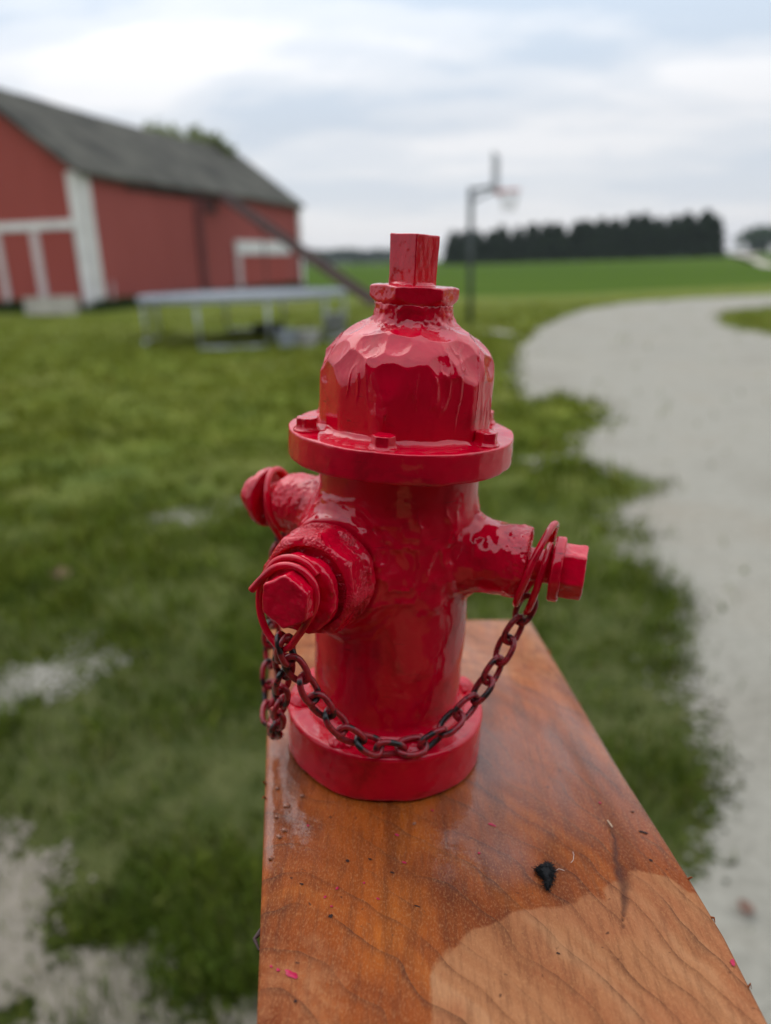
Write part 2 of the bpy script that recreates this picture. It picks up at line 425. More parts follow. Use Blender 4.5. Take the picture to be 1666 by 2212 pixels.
def gravel_mat(name='pale_gravel', tint=(1, 1, 1)):
    m, t, b = newmat(name); k = NT(t)
    pos = k.n('ShaderNodeNewGeometry').outputs['Position']
    vo = k.n('ShaderNodeTexVoronoi'); vo.inputs['Scale'].default_value = 46; k.l(pos, vo.inputs['Vector'])
    n = k.noise(0.8, 5, 0.6, 0.4, vec=pos); n2 = k.noise(14, 4, 0.7, vec=pos)
    base = k.ramp(n, [(0.32, (0.235, 0.218, 0.180)), (0.52, (0.285, 0.272, 0.232)), (0.72, (0.27, 0.238, 0.188))])
    hs = k.n('ShaderNodeSeparateColor'); k.l(vo.outputs['Color'], hs.inputs[0])
    c = k.mix(0.28, base, k.ramp(hs.outputs[0], [(0.0, (0.17, 0.16, 0.135)), (0.5, (0.28, 0.265, 0.23)), (1.0, (0.42, 0.40, 0.35))]))
    c = k.mix(k.math('MULTIPLY', k.ramp(n2, [(0.35, (0, 0, 0)), (0.7, (1, 1, 1))]), 0.15), c, (0.22, 0.20, 0.165))
    c = k.mix(1.0, c, tuple(v * w for v, w in zip(tint, (0.95, 0.93, 0.90))), 'MULTIPLY')
    k.l(c, b.inputs['Base Color'])
    b.inputs['Roughness'].default_value = 0.9; b.inputs['Specular IOR Level'].default_value = 0.2
    k.l(k.bump(vo.outputs['Distance'], -0.3, 0.006), b.inputs['Normal'])
    return m
M_GROUND, M_FIELD, M_GRAVEL, M_WORN = ground_mat(), field_mat(), gravel_mat(), gravel_mat('worn_gravelly_soil', (0.80, 0.74, 0.70))
def siding_mat(name, c0, c1, axis_scale):
    m, t, b = newmat(name); k = NT(t)
    n = k.noise(1.1, 5, 0.65, map_scale=(1, 1, 0.25)); n2 = k.noise(9, 3, 0.6, map_scale=(1, 1, 0.08))
    c = k.ramp(n, [(0.3, c0), (0.7, c1)])
    c = k.mix(k.math('MULTIPLY', n2, 0.4), c, tuple(v * 0.55 for v in c0))
    k.l(c, b.inputs['Base Color']); b.inputs['Roughness'].default_value = 0.85; b.inputs['Specular IOR Level'].default_value = 0.1
    wv = k.n('ShaderNodeTexWave'); wv.inputs['Scale'].default_value = axis_scale; k.l(k.n('ShaderNodeTexCoord').outputs['Object'], wv.inputs['Vector'])
    k.l(k.bump(wv.outputs[0], 0.3, 0.02), b.inputs['Normal'])
    return m
M_BARN = siding_mat('faded_barn_red', (0.30, 0.066, 0.055), (0.35, 0.082, 0.068), 1.6)
M_BARN2 = siding_mat('dull_barn_red', (0.28, 0.070, 0.062), (0.325, 0.085, 0.075), 1.6)
M_SHINGLE = plain('grey_shingles', (0.054, 0.051, 0.040), 0.9, 0.65, 0.8)
m_, t_, b_ = newmat('window_glass'); b_.inputs['Base Color'].default_value = (0.03, 0.035, 0.04, 1); b_.inputs['Roughness'].default_value = 0.05
M_GLASS = m_

def wood_mat():
    m, t, b = newmat('stained_cedar'); k = NT(t)
    tcn = k.n('ShaderNodeTexCoord'); ob = tcn.outputs['Object']
    def attr(nm):
        a = k.n('ShaderNodeAttribute'); a.attribute_name = nm; return a.outputs['Fac']
    dry, oil, crack = attr('dry'), attr('oil'), attr('crack')
    sp = k.n('ShaderNodeSeparateXYZ'); k.l(ob, sp.inputs[0]); X, Y = sp.outputs[0], sp.outputs[1]
    warp = k.noise(14, 3, 0.5, vec=ob)
    # growth rings: a cone cut by the board face, so they sweep to the right towards the near end
    dx = k.math('ADD', k.math('ADD', X, 0.045), k.math('MULTIPLY', Y, 0.12))
    dd = k.math('ADD', k.math('MULTIPLY', Y, 0.62), 0.135)
    r2 = k.math('SQRT', k.math('ADD', k.math('MULTIPLY', dx, dx), k.math('MULTIPLY', dd, dd)))
    rr = k.math('ADD', r2, k.math('ADD', k.math('MULTIPLY', warp, 0.030), k.math('MULTIPLY', k.noise(55, 3, 0.6, vec=ob), 0.003)))
    fn = k.n('ShaderNodeCombineXYZ'); k.l(rr, fn.inputs[0])
    ring = k.noise(85, 3, 0.6, vec=fn.outputs[0])
    saw = k.math('FRACT', k.math('MULTIPLY', rr, 112.0))
    line = k.math('MULTIPLY', k.math('POWER', saw, 8.0), k.ramp(k.noise(38, 2, 0.5, vec=ob), [(0.36, (0.1, 0.1, 0.1)), (0.62, (1, 1, 1))]))
    # fibres across the rings, stretched along the board
    fib = k.noise(520, 4, 0.7, 0.1, vec=ob, map_scale=(1.0, 0.13, 1.0), rot=(0, 0, -0.15))
    fine = k.noise(1900, 3, 0.7, vec=ob, map_scale=(1.0, 0.5, 1.0), rot=(0, 0, -0.15))
    big = k.noise(26, 4, 0.6, 0.5, vec=ob, map_scale=(1.0, 0.35, 1.0))
    wet = k.ramp(ring, [(0.32, (0.17, 0.032, 0.006)), (0.5, (0.28, 0.060, 0.010)), (0.68, (0.38, 0.096, 0.015))])
    dryc = k.ramp(ring, [(0.32, (0.30, 0.098, 0.036)), (0.5, (0.40, 0.160, 0.066)), (0.68, (0.48, 0.225, 0.104))])
    orange = k.ramp(big, [(0.32, (0.18, 0.032, 0.005)), (0.5, (0.38, 0.080, 0.008)), (0.7, (0.50, 0.130, 0.012))])
    c = k.mix(k.math('MULTIPLY', oil, 0.62), wet, orange)
    stk = k.noise(75, 4, 0.6, 0.3, vec=ob, map_scale=(1.0, 0.16, 1.0), rot=(0, 0, -0.2))
    c = k.mix(k.math('MULTIPLY', k.ramp(stk, [(0.48, (0, 0, 0)), (0.66, (1, 1, 1))]), 0.62), c, (0.085, 0.018, 0.006))
    pat = k.ramp(k.noise(34, 3, 0.55, 0.4, vec=ob), [(0.46, (0, 0, 0)), (0.56, (1, 1, 1))])
    dryc = k.mix(k.math('MULTIPLY', pat, 0.45), dryc, (0.36, 0.110, 0.044))
    edge = k.math('MULTIPLY_ADD', k.noise(160, 4, 0.6, vec=ob), 0.5, -0.25)
    dr = k.ramp(k.math('ADD', dry, edge), [(0.40, (0, 0, 0)), (0.60, (1, 1, 1))])
    c = k.mix(dr, c, dryc)
    c = k.mix(k.math('MULTIPLY', line, 0.8), c, (0.080, 0.028, 0.014))
    c = k.mix(k.math('MULTIPLY', k.ramp(fib, [(0.36, (1, 1, 1)), (0.54, (0, 0, 0))]), 0.34), c, (0.10, 0.028, 0.012))
    c = k.mix(k.math('MULTIPLY', k.ramp(fine, [(0.50, (0, 0, 0)), (0.72, (1, 1, 1))]), 0.36), c, (0.58, 0.27, 0.11))
    c = k.mix(k.math('MULTIPLY', k.ramp(k.noise(330, 2, 0.5, vec=ob), [(0.70, (0, 0, 0)), (0.75, (1, 1, 1))]), 0.7), c, (0.045, 0.016, 0.012))
    c = k.mix(k.math('MULTIPLY', crack, 0.72), c, (0.06, 0.024, 0.018))
    k.l(c, b.inputs['Base Color'])
    pud = attr('gloss')
    rg = k.math('SUBTRACT', k.math('ADD', k.math('MULTIPLY', dr, 0.25), k.math('MULTIPLY_ADD', fib, 0.22, 0.40)), k.math('MULTIPLY', pud, 0.30))
    k.l(rg, b.inputs['Roughness']); b.inputs['Specular IOR Level'].default_value = 0.12
    k.l(pud, b.inputs['Coat Weight']); b.inputs['Coat Roughness'].default_value = 0.13
    h = k.math('ADD', k.math('MULTIPLY', fib, 0.7), k.math('MULTIPLY', fine, 0.8))
    nb = k.bump(h, 0.75, 0.0006); nb = k.bump(k.noise(700, 3, 0.6, vec=ob), 0.35, 0.0005, nb)
    k.l(nb, b.inputs['Normal'])
    cb = k.bump(k.noise(240, 3, 0.5, vec=ob), 0.3, 0.0006); k.l(cb, b.inputs['Coat Normal'])
    return m
M_WOOD = wood_mat()

# ------------------------------------------------------------------ ground, field, gravel
def inpoly(x, y, poly):
    x = np.asarray(x); y = np.asarray(y); r = np.zeros(x.shape, bool); n = len(poly)
    for i in range(n):
        x1, y1 = poly[i]; x2, y2 = poly[(i + 1) % n]
        if y1 == y2: continue
        cnd = ((y1 > y) != (y2 > y)) & (x < (x2 - x1) * (y - y1) / (y2 - y1) + x1); r ^= cnd
    return r
DRIVE = [(60, 27.5), (13.08, 25.9), (10.3, 25.37), (7.61, 24.02), (5.45, 21.17), (3.75, 17.34), (2.86, 14.85), (2.18, 12.28), (1.79, 10.2), (1.53, 8.38), (1.56, 7.93), (2.02, 8.05), (2.23, 7.74), (2.15, 7.12), (1.93, 6.48), (1.64, 6.15), (1.48, 5.69), (1.4, 5.41),
         (1.56, 5.19), (1.76, 4.99), (1.8, 4.7), (1.69, 4.51), (1.45, 4.39), (1.33, 4.15), (1.31, 3.93), (1.42, 3.86), (1.3, 3.68), (1.22, 3.51), (1.25, 3.31), (1.32, 2.97), (1.24, 2.8), (1.11, 2.57), (1.04, 2.34), (1.04, 2.08), (0.94, 1.85), (0.88, 1.68), (0.8, 1.55), (0.8, 1.47), (0.73, 1.46), (0.57, 1.31), (0.3, 1.0), (0.2, 0.2), (0.2, -3), (30, -3), (60, 6)]
ISLAND = [(8.0, 18.4), (9.3, 20.1), (12, 20.9), (30, 20), (30, 9), (12, 9.5), (7.0, 13.2), (6.9, 15.2)]
NEARL = [(-1.6, 1.72), (-1.19, 1.69), (-1.0, 1.67), (-0.9, 1.58), (-0.85, 1.43), (-0.85, 1.35), (-0.71, 1.31), (-0.63, 1.32), (-0.53, 1.28), (-0.53, 1.2), (-0.46, 1.14), (-0.37, 1.14), (-0.29, 1.16), (-0.1, 1.12), (-0.1, 0.2), (-2.2, 0.2), (-2.2, 1.6)]
PATCH = [(-1.29, 4.34, 0.19, 0.12), (-0.89, 4.56, 0.13, 0.10), (-1.30, 2.45, 0.17, 0.14), (-1.12, 2.62, 0.07, 0.06), (-1.45, 2.30, 0.16, 0.09), (-1.25, 2.74, 0.08, 0.05), (1.15, 5.35, 0.12, 0.12), (2.5, 15.6, 0.35, 0.8)]
def gravel_mask(x, y):
    """> 0 where gravel lies"""
    sc = np.clip(y / 3.0, 0.45, 2.2)
    jit = np.random.default_rng(77)
    hf = 0.065 * np.minimum(sc, 1.3)
    wx = x + fbm2(x, y, 4.0, 4, 3) * 0.10 * sc + jit.normal(size=np.shape(x)) * hf; wy = y + fbm2(x, y, 4.0, 4, 9) * 0.12 * sc + jit.normal(size=np.shape(x)) * hf
    m = inpoly(wx, wy, DRIVE) & ~inpoly(wx, wy, ISLAND)
    m |= inpoly(wx, wy, NEARL) & (fbm2(x, y, 7.0, 3, 21) + jit.normal(size=np.shape(x)) * .07 < 0.24)
    for cx_, cy_, rx, ry in PATCH: m |= ((wx - cx_) / rx) ** 2 + ((wy - cy_) / ry) ** 2 + jit.normal(size=np.shape(x)) * .22 < .6
    return m

g = 1500.0
tag(mesh_obj('ground', [(-g, -100, 0), (g, -100, 0), (g, g, 0), (-g, g, 0)], [(0, 1, 2, 3)], M_GROUND), kind='structure')
tag(mesh_obj('crop_field', [(-900, 42, .004), (-60, 36, .004), (-12, 40, .004), (-2.5, 35.6, .004), (4.3, 31.2, .004), (7.5, 30.4, .004), (18.2, 34, .004), (60, 46, .004), (900, 130, .004), (1500, 1500, .004), (-1500, 1500, .004)],
              [tuple(range(11))], M_FIELD), kind='structure')
def sheet(x0, x1, y0, y1, st):
    xs = np.arange(x0, x1 + st / 2, st); ys = np.arange(y0, y1 + st / 2, st)
    X, Y = np.meshgrid((xs[:-1] + xs[1:]) / 2, (ys[:-1] + ys[1:]) / 2, indexing='ij')
    mk = gravel_mask(X, Y)
    nx, ny = len(xs), len(ys); I, J = np.nonzero(mk)
    q = np.stack([I * ny + J, (I + 1) * ny + J, (I + 1) * ny + J + 1, I * ny + J + 1], 1)
    VX, VY = np.meshgrid(xs, ys, indexing='ij'); V = np.stack([VX.ravel(), VY.ravel(), np.full(VX.size, 0.008)], 1)
    us, inv = np.unique(q, return_inverse=True)
    return V[us], inv.reshape(q.shape)
Vs, Fs, b0 = [], [], 0
for a in ((-2.6, 3.6, 0.2, 5.0, 0.014), (0.8, 9.0, 5.0, 12.0, 0.06), (-2.0, 0.8, 5.0, 6.0, 0.06), (9.0, 40.0, 2.0, 12.0, 0.25), (3.6, 9.0, -2.0, 5.0, 0.25), (0.3, 3.6, -2.0, 0.2, 0.25), (1.0, 40.0, 12.0, 27.0, 0.12)):
    v, f = sheet(*a); Vs.append(v); Fs.append(f + b0); b0 += len(v)
VG, FG = np.concatenate(Vs), np.concatenate(Fs)
fc = VG[FG].mean(1); wornm = (fc[:, 0] < 0.1) & (fc[:, 1] < 1.9)
tag(fast_mesh('gravel_driveway', VG, FG[~wornm], M_GRAVEL, None, False), kind='structure')
tag(fast_mesh('worn_path', VG, FG[wornm], M_WORN, None, False), kind='structure')

def blades(n, y0, y1, seed):
    r = np.random.default_rng(seed)
    y = np.exp(r.uniform(np.log(y0), np.log(y1), n)); x = r.uniform(-1, 1, n) * (0.60 * y + 0.35)
    cl = fbm2(x, y, 3.0, 3, 40); keep = (~gravel_mask(x, y)) & (r.random(n) < np.clip(0.62 + cl * 1.5, 0.12, 1))
    keep |= gravel_mask(x, y) & (r.random(n) < np.where((x < 0.3) & (y < 1.9), 0.14, 0.004))
    x, y = x[keep], y[keep]; n = len(x); sc = np.clip(y / 2.2, 0.75, 6)
    h = r.uniform(0.035, 0.085, n) * np.clip(0.85 + fbm2(x, y, 2.4, 2, 55) * 1.2, 0.4, 1.7) * np.clip(sc ** 0.15, 0.8, 1.3)
    w = r.uniform(0.003, 0.0065, n) * sc * np.where(r.random(n) < 0.05, 3.2, 1.0)
    an = r.uniform(0, 2 * pi, n); ln = r.uniform(0.1, 0.9, n) * h; la = r.uniform(0, 2 * pi, n)
    dx, dy = np.cos(an) * w / 2, np.sin(an) * w / 2; lx, ly = np.cos(la) * ln, np.sin(la) * ln; z0 = np.zeros(n)
    V = np.stack([np.stack([x - dx, y - dy, z0], 1), np.stack([x + dx, y + dy, z0], 1),
                  np.stack([x + lx * .4 + dx * .7, y + ly * .4 + dy * .7, h * .62], 1), np.stack([x + lx * .4 - dx * .7, y + ly * .4 - dy * .7, h * .62], 1),
                  np.stack([x + lx, y + ly, h * .95], 1)], 1)
    i = np.arange(n)[:, None] * 5
    return V.reshape(-1, 3), np.concatenate([i + [[0, 1, 2]], i + [[0, 2, 3]], i + [[3, 2, 4]]])
V1, F1 = blades(230000, 0.85, 26, 5)
tag(fast_mesh('lawn_grass', V1, F1, M_GRASS, None, False), 'short mown grass thinning into the gravel beside the driveway', 'grass', kind='stuff')

tag(mesh_obj('farm_road', [(34, 66, .008), (36, 74, .008), (82, 176, .008), (277, 560, .008), (277, 640, .008), (60, 124, .008)], [(0, 5, 4, 3, 2, 1)][:1], plain('road_dust', (0.42, 0.37, 0.31), 0.9, 0.1)), kind='structure')

# ------------------------------------------------------------------ barn
A0 = np.array([-10.29, 28.57, 0]); Lb = 19.69
ev = np.array([0.2917, 0.9565, 0]); gvv = np.array([-0.9565, 0.2917, 0])
barn = empty('barn', tuple(A0)); tag(barn, 'long faded red barn with white corner boards and a grey shingle roof', 'barn')
def bp(s, w, z): return tuple(ev * s + gvv * w + np.array([0, 0, z]))
WB, EH, RH = 8.4, 4.77, 7.9
def bbox(mb, s0, s1, w0, w1, z0, z1):
    P = [bp(s0, w0, z0), bp(s1, w0, z0), bp(s1, w1, z0), bp(s0, w1, z0), bp(s0, w0, z1), bp(s1, w0, z1), bp(s1, w1, z1), bp(s0, w1, z1)]
    return mb.hexa([P[i] for i in (3, 2, 1, 0, 7, 6, 5, 4)])
mb = MB(); mb.add([bp(0, 0, 0), bp(Lb, 0, 0), bp(Lb, 0, EH), bp(0, 0, EH)], [(0, 1, 2, 3)]).add([bp(0, WB, 0), bp(Lb, WB, 0), bp(Lb, WB, EH), bp(0, WB, EH)], [(3, 2, 1, 0)])
mb.build('side_wall', M_BARN2, barn)
for s in (0, Lb):
    f = [(0, 1, 2, 3, 4)] if s else [(4, 3, 2, 1, 0)]
    MB().add([bp(s, 0, 0), bp(s, WB, 0), bp(s, WB, EH), bp(s, WB / 2, RH), bp(s, 0, EH)], f).build('gable_wall', M_BARN, barn)
# roof slopes, the eave edge a little ragged
for side in (0, 1):
    mb = MB(); nS = 24; oh = 0.28; prev = None
    sl_ = (RH - EH) / (WB / 2)
    top = []; 
    for i in range(nS + 1):
        s = -0.35 + (Lb + 0.7) * i / nS
        sag = -0.18 * sin(pi * i / nS) + random.uniform(-.02, .02)
        er = random.uniform(-0.08, 0.05)
        we = -(oh + er); zE = EH + sl_ * we + 0.10
        w0, w1 = (we, WB / 2) if side == 0 else (WB - we, WB / 2)
        top.append((bp(s, w0, zE), bp(s, w1, RH + 0.1 + sag), bp(s, w0, zE - 0.16), bp(s, w1, RH - 0.08 + sag)))
    V = [p for q in top for p in q]; F = []
    for i in range(nS):
        a, b = 4 * i, 4 * i + 4
        F += [(a, b, b + 1, a + 1), (a + 2, a + 3, b + 3, b + 2), (a, a + 2, b + 2, b)]
    F += [(0, 1, 3, 2), (4 * nS, 4 * nS + 2, 4 * nS + 3, 4 * nS + 1)]
    MB().add(V, F).build('roof_slope', M_SHINGLE, barn)
bbox(MB(), 2.6, 9.2, -0.10, -0.02, 4.32, 4.44).build('eave_board', M_FASCIA, barn)
for s0, s1, w0, w1 in ((-0.06, 0.40, -0.06, -0.015), (-0.06, -0.015, -0.06, 0.55), (Lb - 0.35, Lb + 0.06, -0.06, -0.015)):
    bbox(MB(), s0, s1, w0, w1, 0.02, 4.72).build('corner_board', M_BARN_TRIM, barn)
bbox(MB(), -0.12, -0.02, 0.56, 7.4, 2.86, 3.16).build('door_track', M_BARN_TRIM, barn)
d = bbox(MB(), -0.075, -0.02, 0.6, 3.95, 0.08, 2.84).build('barn_door', M_BARN, barn)
bbox(MB(), -0.12, -0.08, 2.05, 2.42, 0.1, 2.82).build('door_board', M_DOORPINK, d)
bbox(MB(), -0.12, -0.08, 3.75, 4.05, 0.1, 2.82).build('door_board', M_DOORPINK, d)
d = bbox(MB(), 11.6, 17.4, -0.075, -0.02, 0.05, 1.95).build('shed_door', M_BARN, barn)
bbox(MB(), 11.1, 17.7, -0.14, -0.02, 1.97, 2.62).build('door_header', M_BARN_TRIM, barn)
bbox(MB(), 11.1, 11.5, -0.12, -0.02, 0.05, 1.95).build('door_board', M_DOORPINK, d)
bbox(MB(), 7.55, 8.1, -0.09, -0.02, 0.3, 4.4).build('wall_post', plain('dull_brown_red', (0.115, 0.03, 0.03), 0.8), barn)
bbox(MB(), 8.4, 9.5, -0.08, -0.02, 3.75, 4.4).build('hatch', plain('dark_hatch', (0.09, 0.03, 0.03), 0.8), barn)
# conveyor leaning on the barn
cv0 = np.array(A0 + ev * 9.9 + gvv * -0.15 + np.array([0, 0, 4.55])); cv1 = np.array([-0.15, 25.2, 0.12])
conv = empty('farm_conveyor', tuple(cv1)); tag(conv, 'long dark farm conveyor slanting from the barn wall down to the grass', 'conveyor')
p0, p1 = Vector(cv0 - cv1), Vector((0, 0, 0))
MB().bar(p0, p1, 0.36, 0.06).build('trough', M_DARKWOOD, conv)
sdv = (p1 - p0).cross(Vector((0, 0, 1))).normalized() * 0.2
for s in (-1, 1): MB().bar(p0 + sdv * s + Vector((0, 0, .08)), p1 + sdv * s + Vector((0, 0, .08)), 0.04, 0.22).build('side_rail', M_DARKWOOD, conv)
for t in (0.35, 0.6):
    q = p0.lerp(p1, t); MB().bar(q, (q.x, q.y, -0.12), 0.06, 0.06, (1, 0, 0)).build('leg', M_DARKWOOD, conv)
# pale trough and plank by the barn
tr = empty('stone_trough', (-11.35, 27.0, 0), atan2(gvv[1], gvv[0])); tag(tr, 'pale stone trough on the grass in front of the barn door', 'trough')
mb = MB(); mb.box((0, 0, .28), (1.7, .62, .5)); mb.build('basin', M_STONE, tr)
MB().box((0, -.28, .56), (1.74, .08, .08)).box((0, .28, .56), (1.74, .08, .08)).build('rim', M_STONE, tr)
tag(MB().bar((-9.95, 29.1, 0.0), (-10.0, 29.55, 0.95), 0.3, 0.05, (1, 0.3, 0)).build('wooden_plank', M_DOORPINK), 'short pale plank leaning on the barn wall beside the corner board', 'plank')
mb = MB(); r_ = random.Random(3)
def tuft_field(pts, hmin, hmax, per, name, label, mat):
    V, F = [], []
    for x, y in pts:
        for _ in range(per):
            a = r_.uniform(0, 6.28); h = r_.uniform(hmin, hmax); w = h * .16; lx, ly = r_.uniform(-.4, .4) * h, r_.uniform(-.4, .4) * h
            bx, by = x + r_.uniform(-.2, .2), y + r_.uniform(-.2, .2); b = len(V)
            V += [(bx - cos(a) * w, by - sin(a) * w, 0), (bx + cos(a) * w, by + sin(a) * w, 0), (bx + lx, by + ly, h)]; F.append((b, b + 1, b + 2))
    return tag(mesh_obj(name, V, F, mat), label, 'weeds', kind='stuff')
tuft_field([tuple((A0 + ev * r_.uniform(-.5, 19) + gvv * -r_.uniform(.1, .5))[:2]) for _ in range(160)] + [tuple((A0 - ev * r_.uniform(.1, .6) + gvv * r_.uniform(0, 5))[:2]) for _ in range(60)],
           0.2, 0.55, 14, 'wall_weeds', 'dark weeds growing along the foot of the barn walls', leafmat('weed_leaves', (0.03, 0.05, 0.015)))

# ------------------------------------------------------------------ trampoline and things under it
TX, TY, TR = -2.76, 15.95, 2.10
tp = empty('trampoline', (TX, TY, 0)); tag(tp, 'round backyard trampoline with blue grey pad on the lawn', 'trampoline')
MB().lathe([(TR, .88), (TR, .92), (TR - .34, .935), (TR - .34, .88), (TR, .88)], n=48).build('pad', M_PAD, tp, True)
MB().lathe([(TR - .345, .905), (0.001, .885)], n=48).build('mat', M_MAT, tp)
MB().tube([(cos(a) * (TR - .03), sin(a) * (TR - .03), .84) for a in np.linspace(0, 2 * pi, 49)[:-1]], .03, 8, True).build('frame_ring', M_STEEL, tp, True)
for a in (-105, -69, -33, 10, 75, 112, 165, -150):
    a = radians(a); r = TR - .05
    MB().tube([(cos(a) * r, sin(a) * r, .82), (cos(a) * r * .99, sin(a) * r * .99, .03)], .032, 8).build('leg', M_STEEL, tp, True)
for a0_, a1_ in ((-105, -69), (-33, 10), (75, 112), (165, 210)):
    a0_, a1_ = radians(a0_), radians(a1_); r = TR - .05
    MB().tube([(cos(t) * r, sin(t) * r, .035) for t in np.linspace(a0_, a1_, 6)], .032, 8).build('foot_bar', M_STEEL, tp, True)
ty = empty('old_tyre', (-2.45, 17.0, 0)); tag(ty, 'black tyre lying on the grass in the shade under the trampoline', 'tyre')
MB().lathe([(.20, .03), (.33, .0), (.36, .05), (.36, .17), (.33, .22), (.20, .19), (.18, .11), (.20, .03)], n=24).build('tread', M_RUBBER, ty, True)
MB().lathe([(.17, .04), (.17, .17)], n=24).build('rim', M_STEEL, ty, True)
def crate(x, y, rz, s, mat, label):
    c = empty('plastic_tub', (x, y, 0), rz); tag(c, label, 'tub')
    w, dpt, h = s
    mb = MB()
    P = [(-w * .42, -dpt * .42, .0), (w * .42, -dpt * .42, .0), (w * .42, dpt * .42, .0), (-w * .42, dpt * .42, .0), (-w / 2, -dpt / 2, h), (w / 2, -dpt / 2, h), (w / 2, dpt / 2, h), (-w / 2, dpt / 2, h)]
    mb.hexa(P); mb.build('tub_body', mat, c)
    MB().box((0, 0, h + .02), (w * 1.06, dpt * 1.06, .045)).build('lid', mat, c)
crate(-1.70, 13.95, 0.2, (.34, .3, .27), M_PLASTIC, 'small grey plastic tub beside the trampoline leg')
crate(-1.32, 14.05, -0.3, (.36, .3, .25), plain('pale_plastic', (0.32, 0.31, 0.30), 0.6), 'pale plastic tub to the right of the grey tub under the trampoline edge')
crate(-0.98, 16.9, 0.1, (.5, .4, .36), plain('dull_plastic', (0.33, 0.33, 0.33), 0.6), 'dull grey plastic tub standing behind the trampoline')

# ------------------------------------------------------------------ basketball hoop
hp = empty('basketball_hoop', (2.08, 17.8, 0)); tag(hp, 'tall basketball hoop on a grey post seen edge on', 'basketball hoop')
MB().tube([(0, 0, 0), (0, 0, 2.92)], .062, 12).build('pole', M_POLE, hp, True)
MB().bar((0, 0, 2.86), (.5, .1, 2.93), .08, .08).bar((0, 0, 2.62), (.5, .1, 2.84), .05, .05).build('arm', M_POLE, hp)
rzb = radians(76)
MB().box((.56, .12, 3.19), (1.15, .05, .78), rzb).build('backboard', M_BOARD_GREY, hp)
bfx, bfy = cos(rzb), sin(rzb)
rc = (.56 + bfy * .30, .12 - bfx * .30, 2.84)
MB().tube([(rc[0] + .23 * cos(a), rc[1] + .23 * sin(a), rc[2]) for a in np.linspace(0, 2 * pi, 25)[:-1]], .016, 8, True).box((.56 + bfy * .06, .12 - bfx * .06, 2.82), (.16, .12, .12), rzb).build('rim', M_RIM, hp, True)
mb = MB()
for k in range(12):
    for sgn in (-1, 1):
        mb.tube([(rc[0] + r * cos(2 * pi * k / 12 + sgn * t * .5), rc[1] + r * sin(2 * pi * k / 12 + sgn * t * .5), rc[2] - t * .42) for t, r in ((0, .225), (.35, .19), (.7, .15), (1, .14))], .007, 4)
mb.build('net', M_NET, hp)

# ------------------------------------------------------------------ trees
def leaf_cloud(pts, size, seed, updir=0.4):
    r = np.random.default_rng(seed); n = len(pts)
    a = r.normal(size=(n, 3)); a /= np.linalg.norm(a, axis=1)[:, None]; b = np.cross(a, r.normal(size=(n, 3))); b /= np.linalg.norm(b, axis=1)[:, None]
    s = size * r.uniform(.6, 1.4, n)[:, None]
    V = np.stack([pts - a * s, pts + b * s * .6, pts + a * s, pts - b * s * .6], 1).reshape(-1, 3)
    return V, np.arange(4 * n).reshape(-1, 4)
def conifer_meshes(seed, h, rad):
    r = np.random.default_rng(seed); pts = []
    n = 2400; z = (r.random(n) ** 0.9) * h * 0.97 + 0.15
    prof = rad * np.clip((1 - z / h), 0.02, 1) ** 0.42 * (0.86 + 0.14 * np.sin(z * 3.1 + seed))
    th = r.uniform(0, 2 * pi, n); q = prof * np.sqrt(r.uniform(.25, 1, n)) * (1 + .18 * np.sin(th * 5 + z * 2))
    P = np.stack([q * np.cos(th), q * np.sin(th), z], 1)
    V, F = leaf_cloud(P, .5, seed)
    crown = fast_mesh('crown', V, F, M_CONIFER, None, False); COL.objects.unlink(crown)
    trunk = MB().tube([(0, 0, 0), (0, 0, h * .5), (0, 0, h * .92)], [.22, .13, .03], 6).build('trunk', M_BARK); COL.objects.unlink(trunk)
    return crown.data, trunk.data
KIND = [conifer_meshes(100 + i, hh, rr_) for i, (hh, rr_) in enumerate(((9.2, 3.0), (9.7, 3.2), (8.9, 3.1), (10.1, 3.3)))]
rowA, rowB = np.array([18.8, 206.0]), np.array([84.0, 194.0])
nT = 40; GRP = 'dark evergreens in the windbreak row'
for i in range(nT):
    t = i / (nT - 1); p = rowA + (rowB - rowA) * t + np.array([random.uniform(-.7, .7), (4.5 if i % 2 else -1.0) + random.uniform(-1, 1)])
    k = random.randrange(4); sc_ = (0.86 + 0.22 * t + random.uniform(-.06, .08)) * (0.80 if i == 0 else 0.72 if i == nT - 1 else 0.88 if i >= nT - 3 else 1.0)
    T = empty('evergreen_tree', (p[0], p[1], 0), random.uniform(0, 6.28)); T.scale = (sc_, sc_, sc_)
    lab = 'dark evergreen in the dense windbreak row beyond the field'
    if i == 0: lab = 'dark evergreen at the left end of the windbreak row behind the hoop post'
    if i == nT - 1: lab = 'low dark evergreen closing the right end of the windbreak row'
    tag(T, lab, 'tree', GRP if 0 < i < nT - 1 else None)
    for nm, me in (('crown', KIND[k][0]), ('trunk', KIND[k][1])): nlink(bpy.data.objects.new(nm, me), T)
def broad_tree(x, y, h, rad, label, seed, group=None):
    r = np.random.default_rng(seed); T = empty('leafy_tree', (x, y, 0)); tag(T, label, 'tree', group)
    mb = MB().tube([(0, 0, 0), (.1, 0, h * .35), (.0, .1, h * .7)], [.3, .22, .08], 8)
    cs = []
    for i in range(16):
        th = r.uniform(0, 2 * pi); zc = h * r.uniform(.45, .92); q = rad * r.uniform(.15, .8) * (1.15 - abs(zc / h - .62))
        c = np.array([q * cos(th), q * sin(th), zc]); cs.append(c); mb.tube([(0, 0, h * .35), tuple(c * .6 + np.array([0, 0, h * .2])), tuple(c)], [.1, .06, .02], 5)
    mb.build('trunk', M_BARK, T)
    P = np.concatenate([c + r.normal(size=(220, 3)) * rad * np.array([.2, .2, .15]) for c in cs])
    V, F = leaf_cloud(P, .17, seed); fast_mesh('crown', V, F, M_LEAF, T, False)
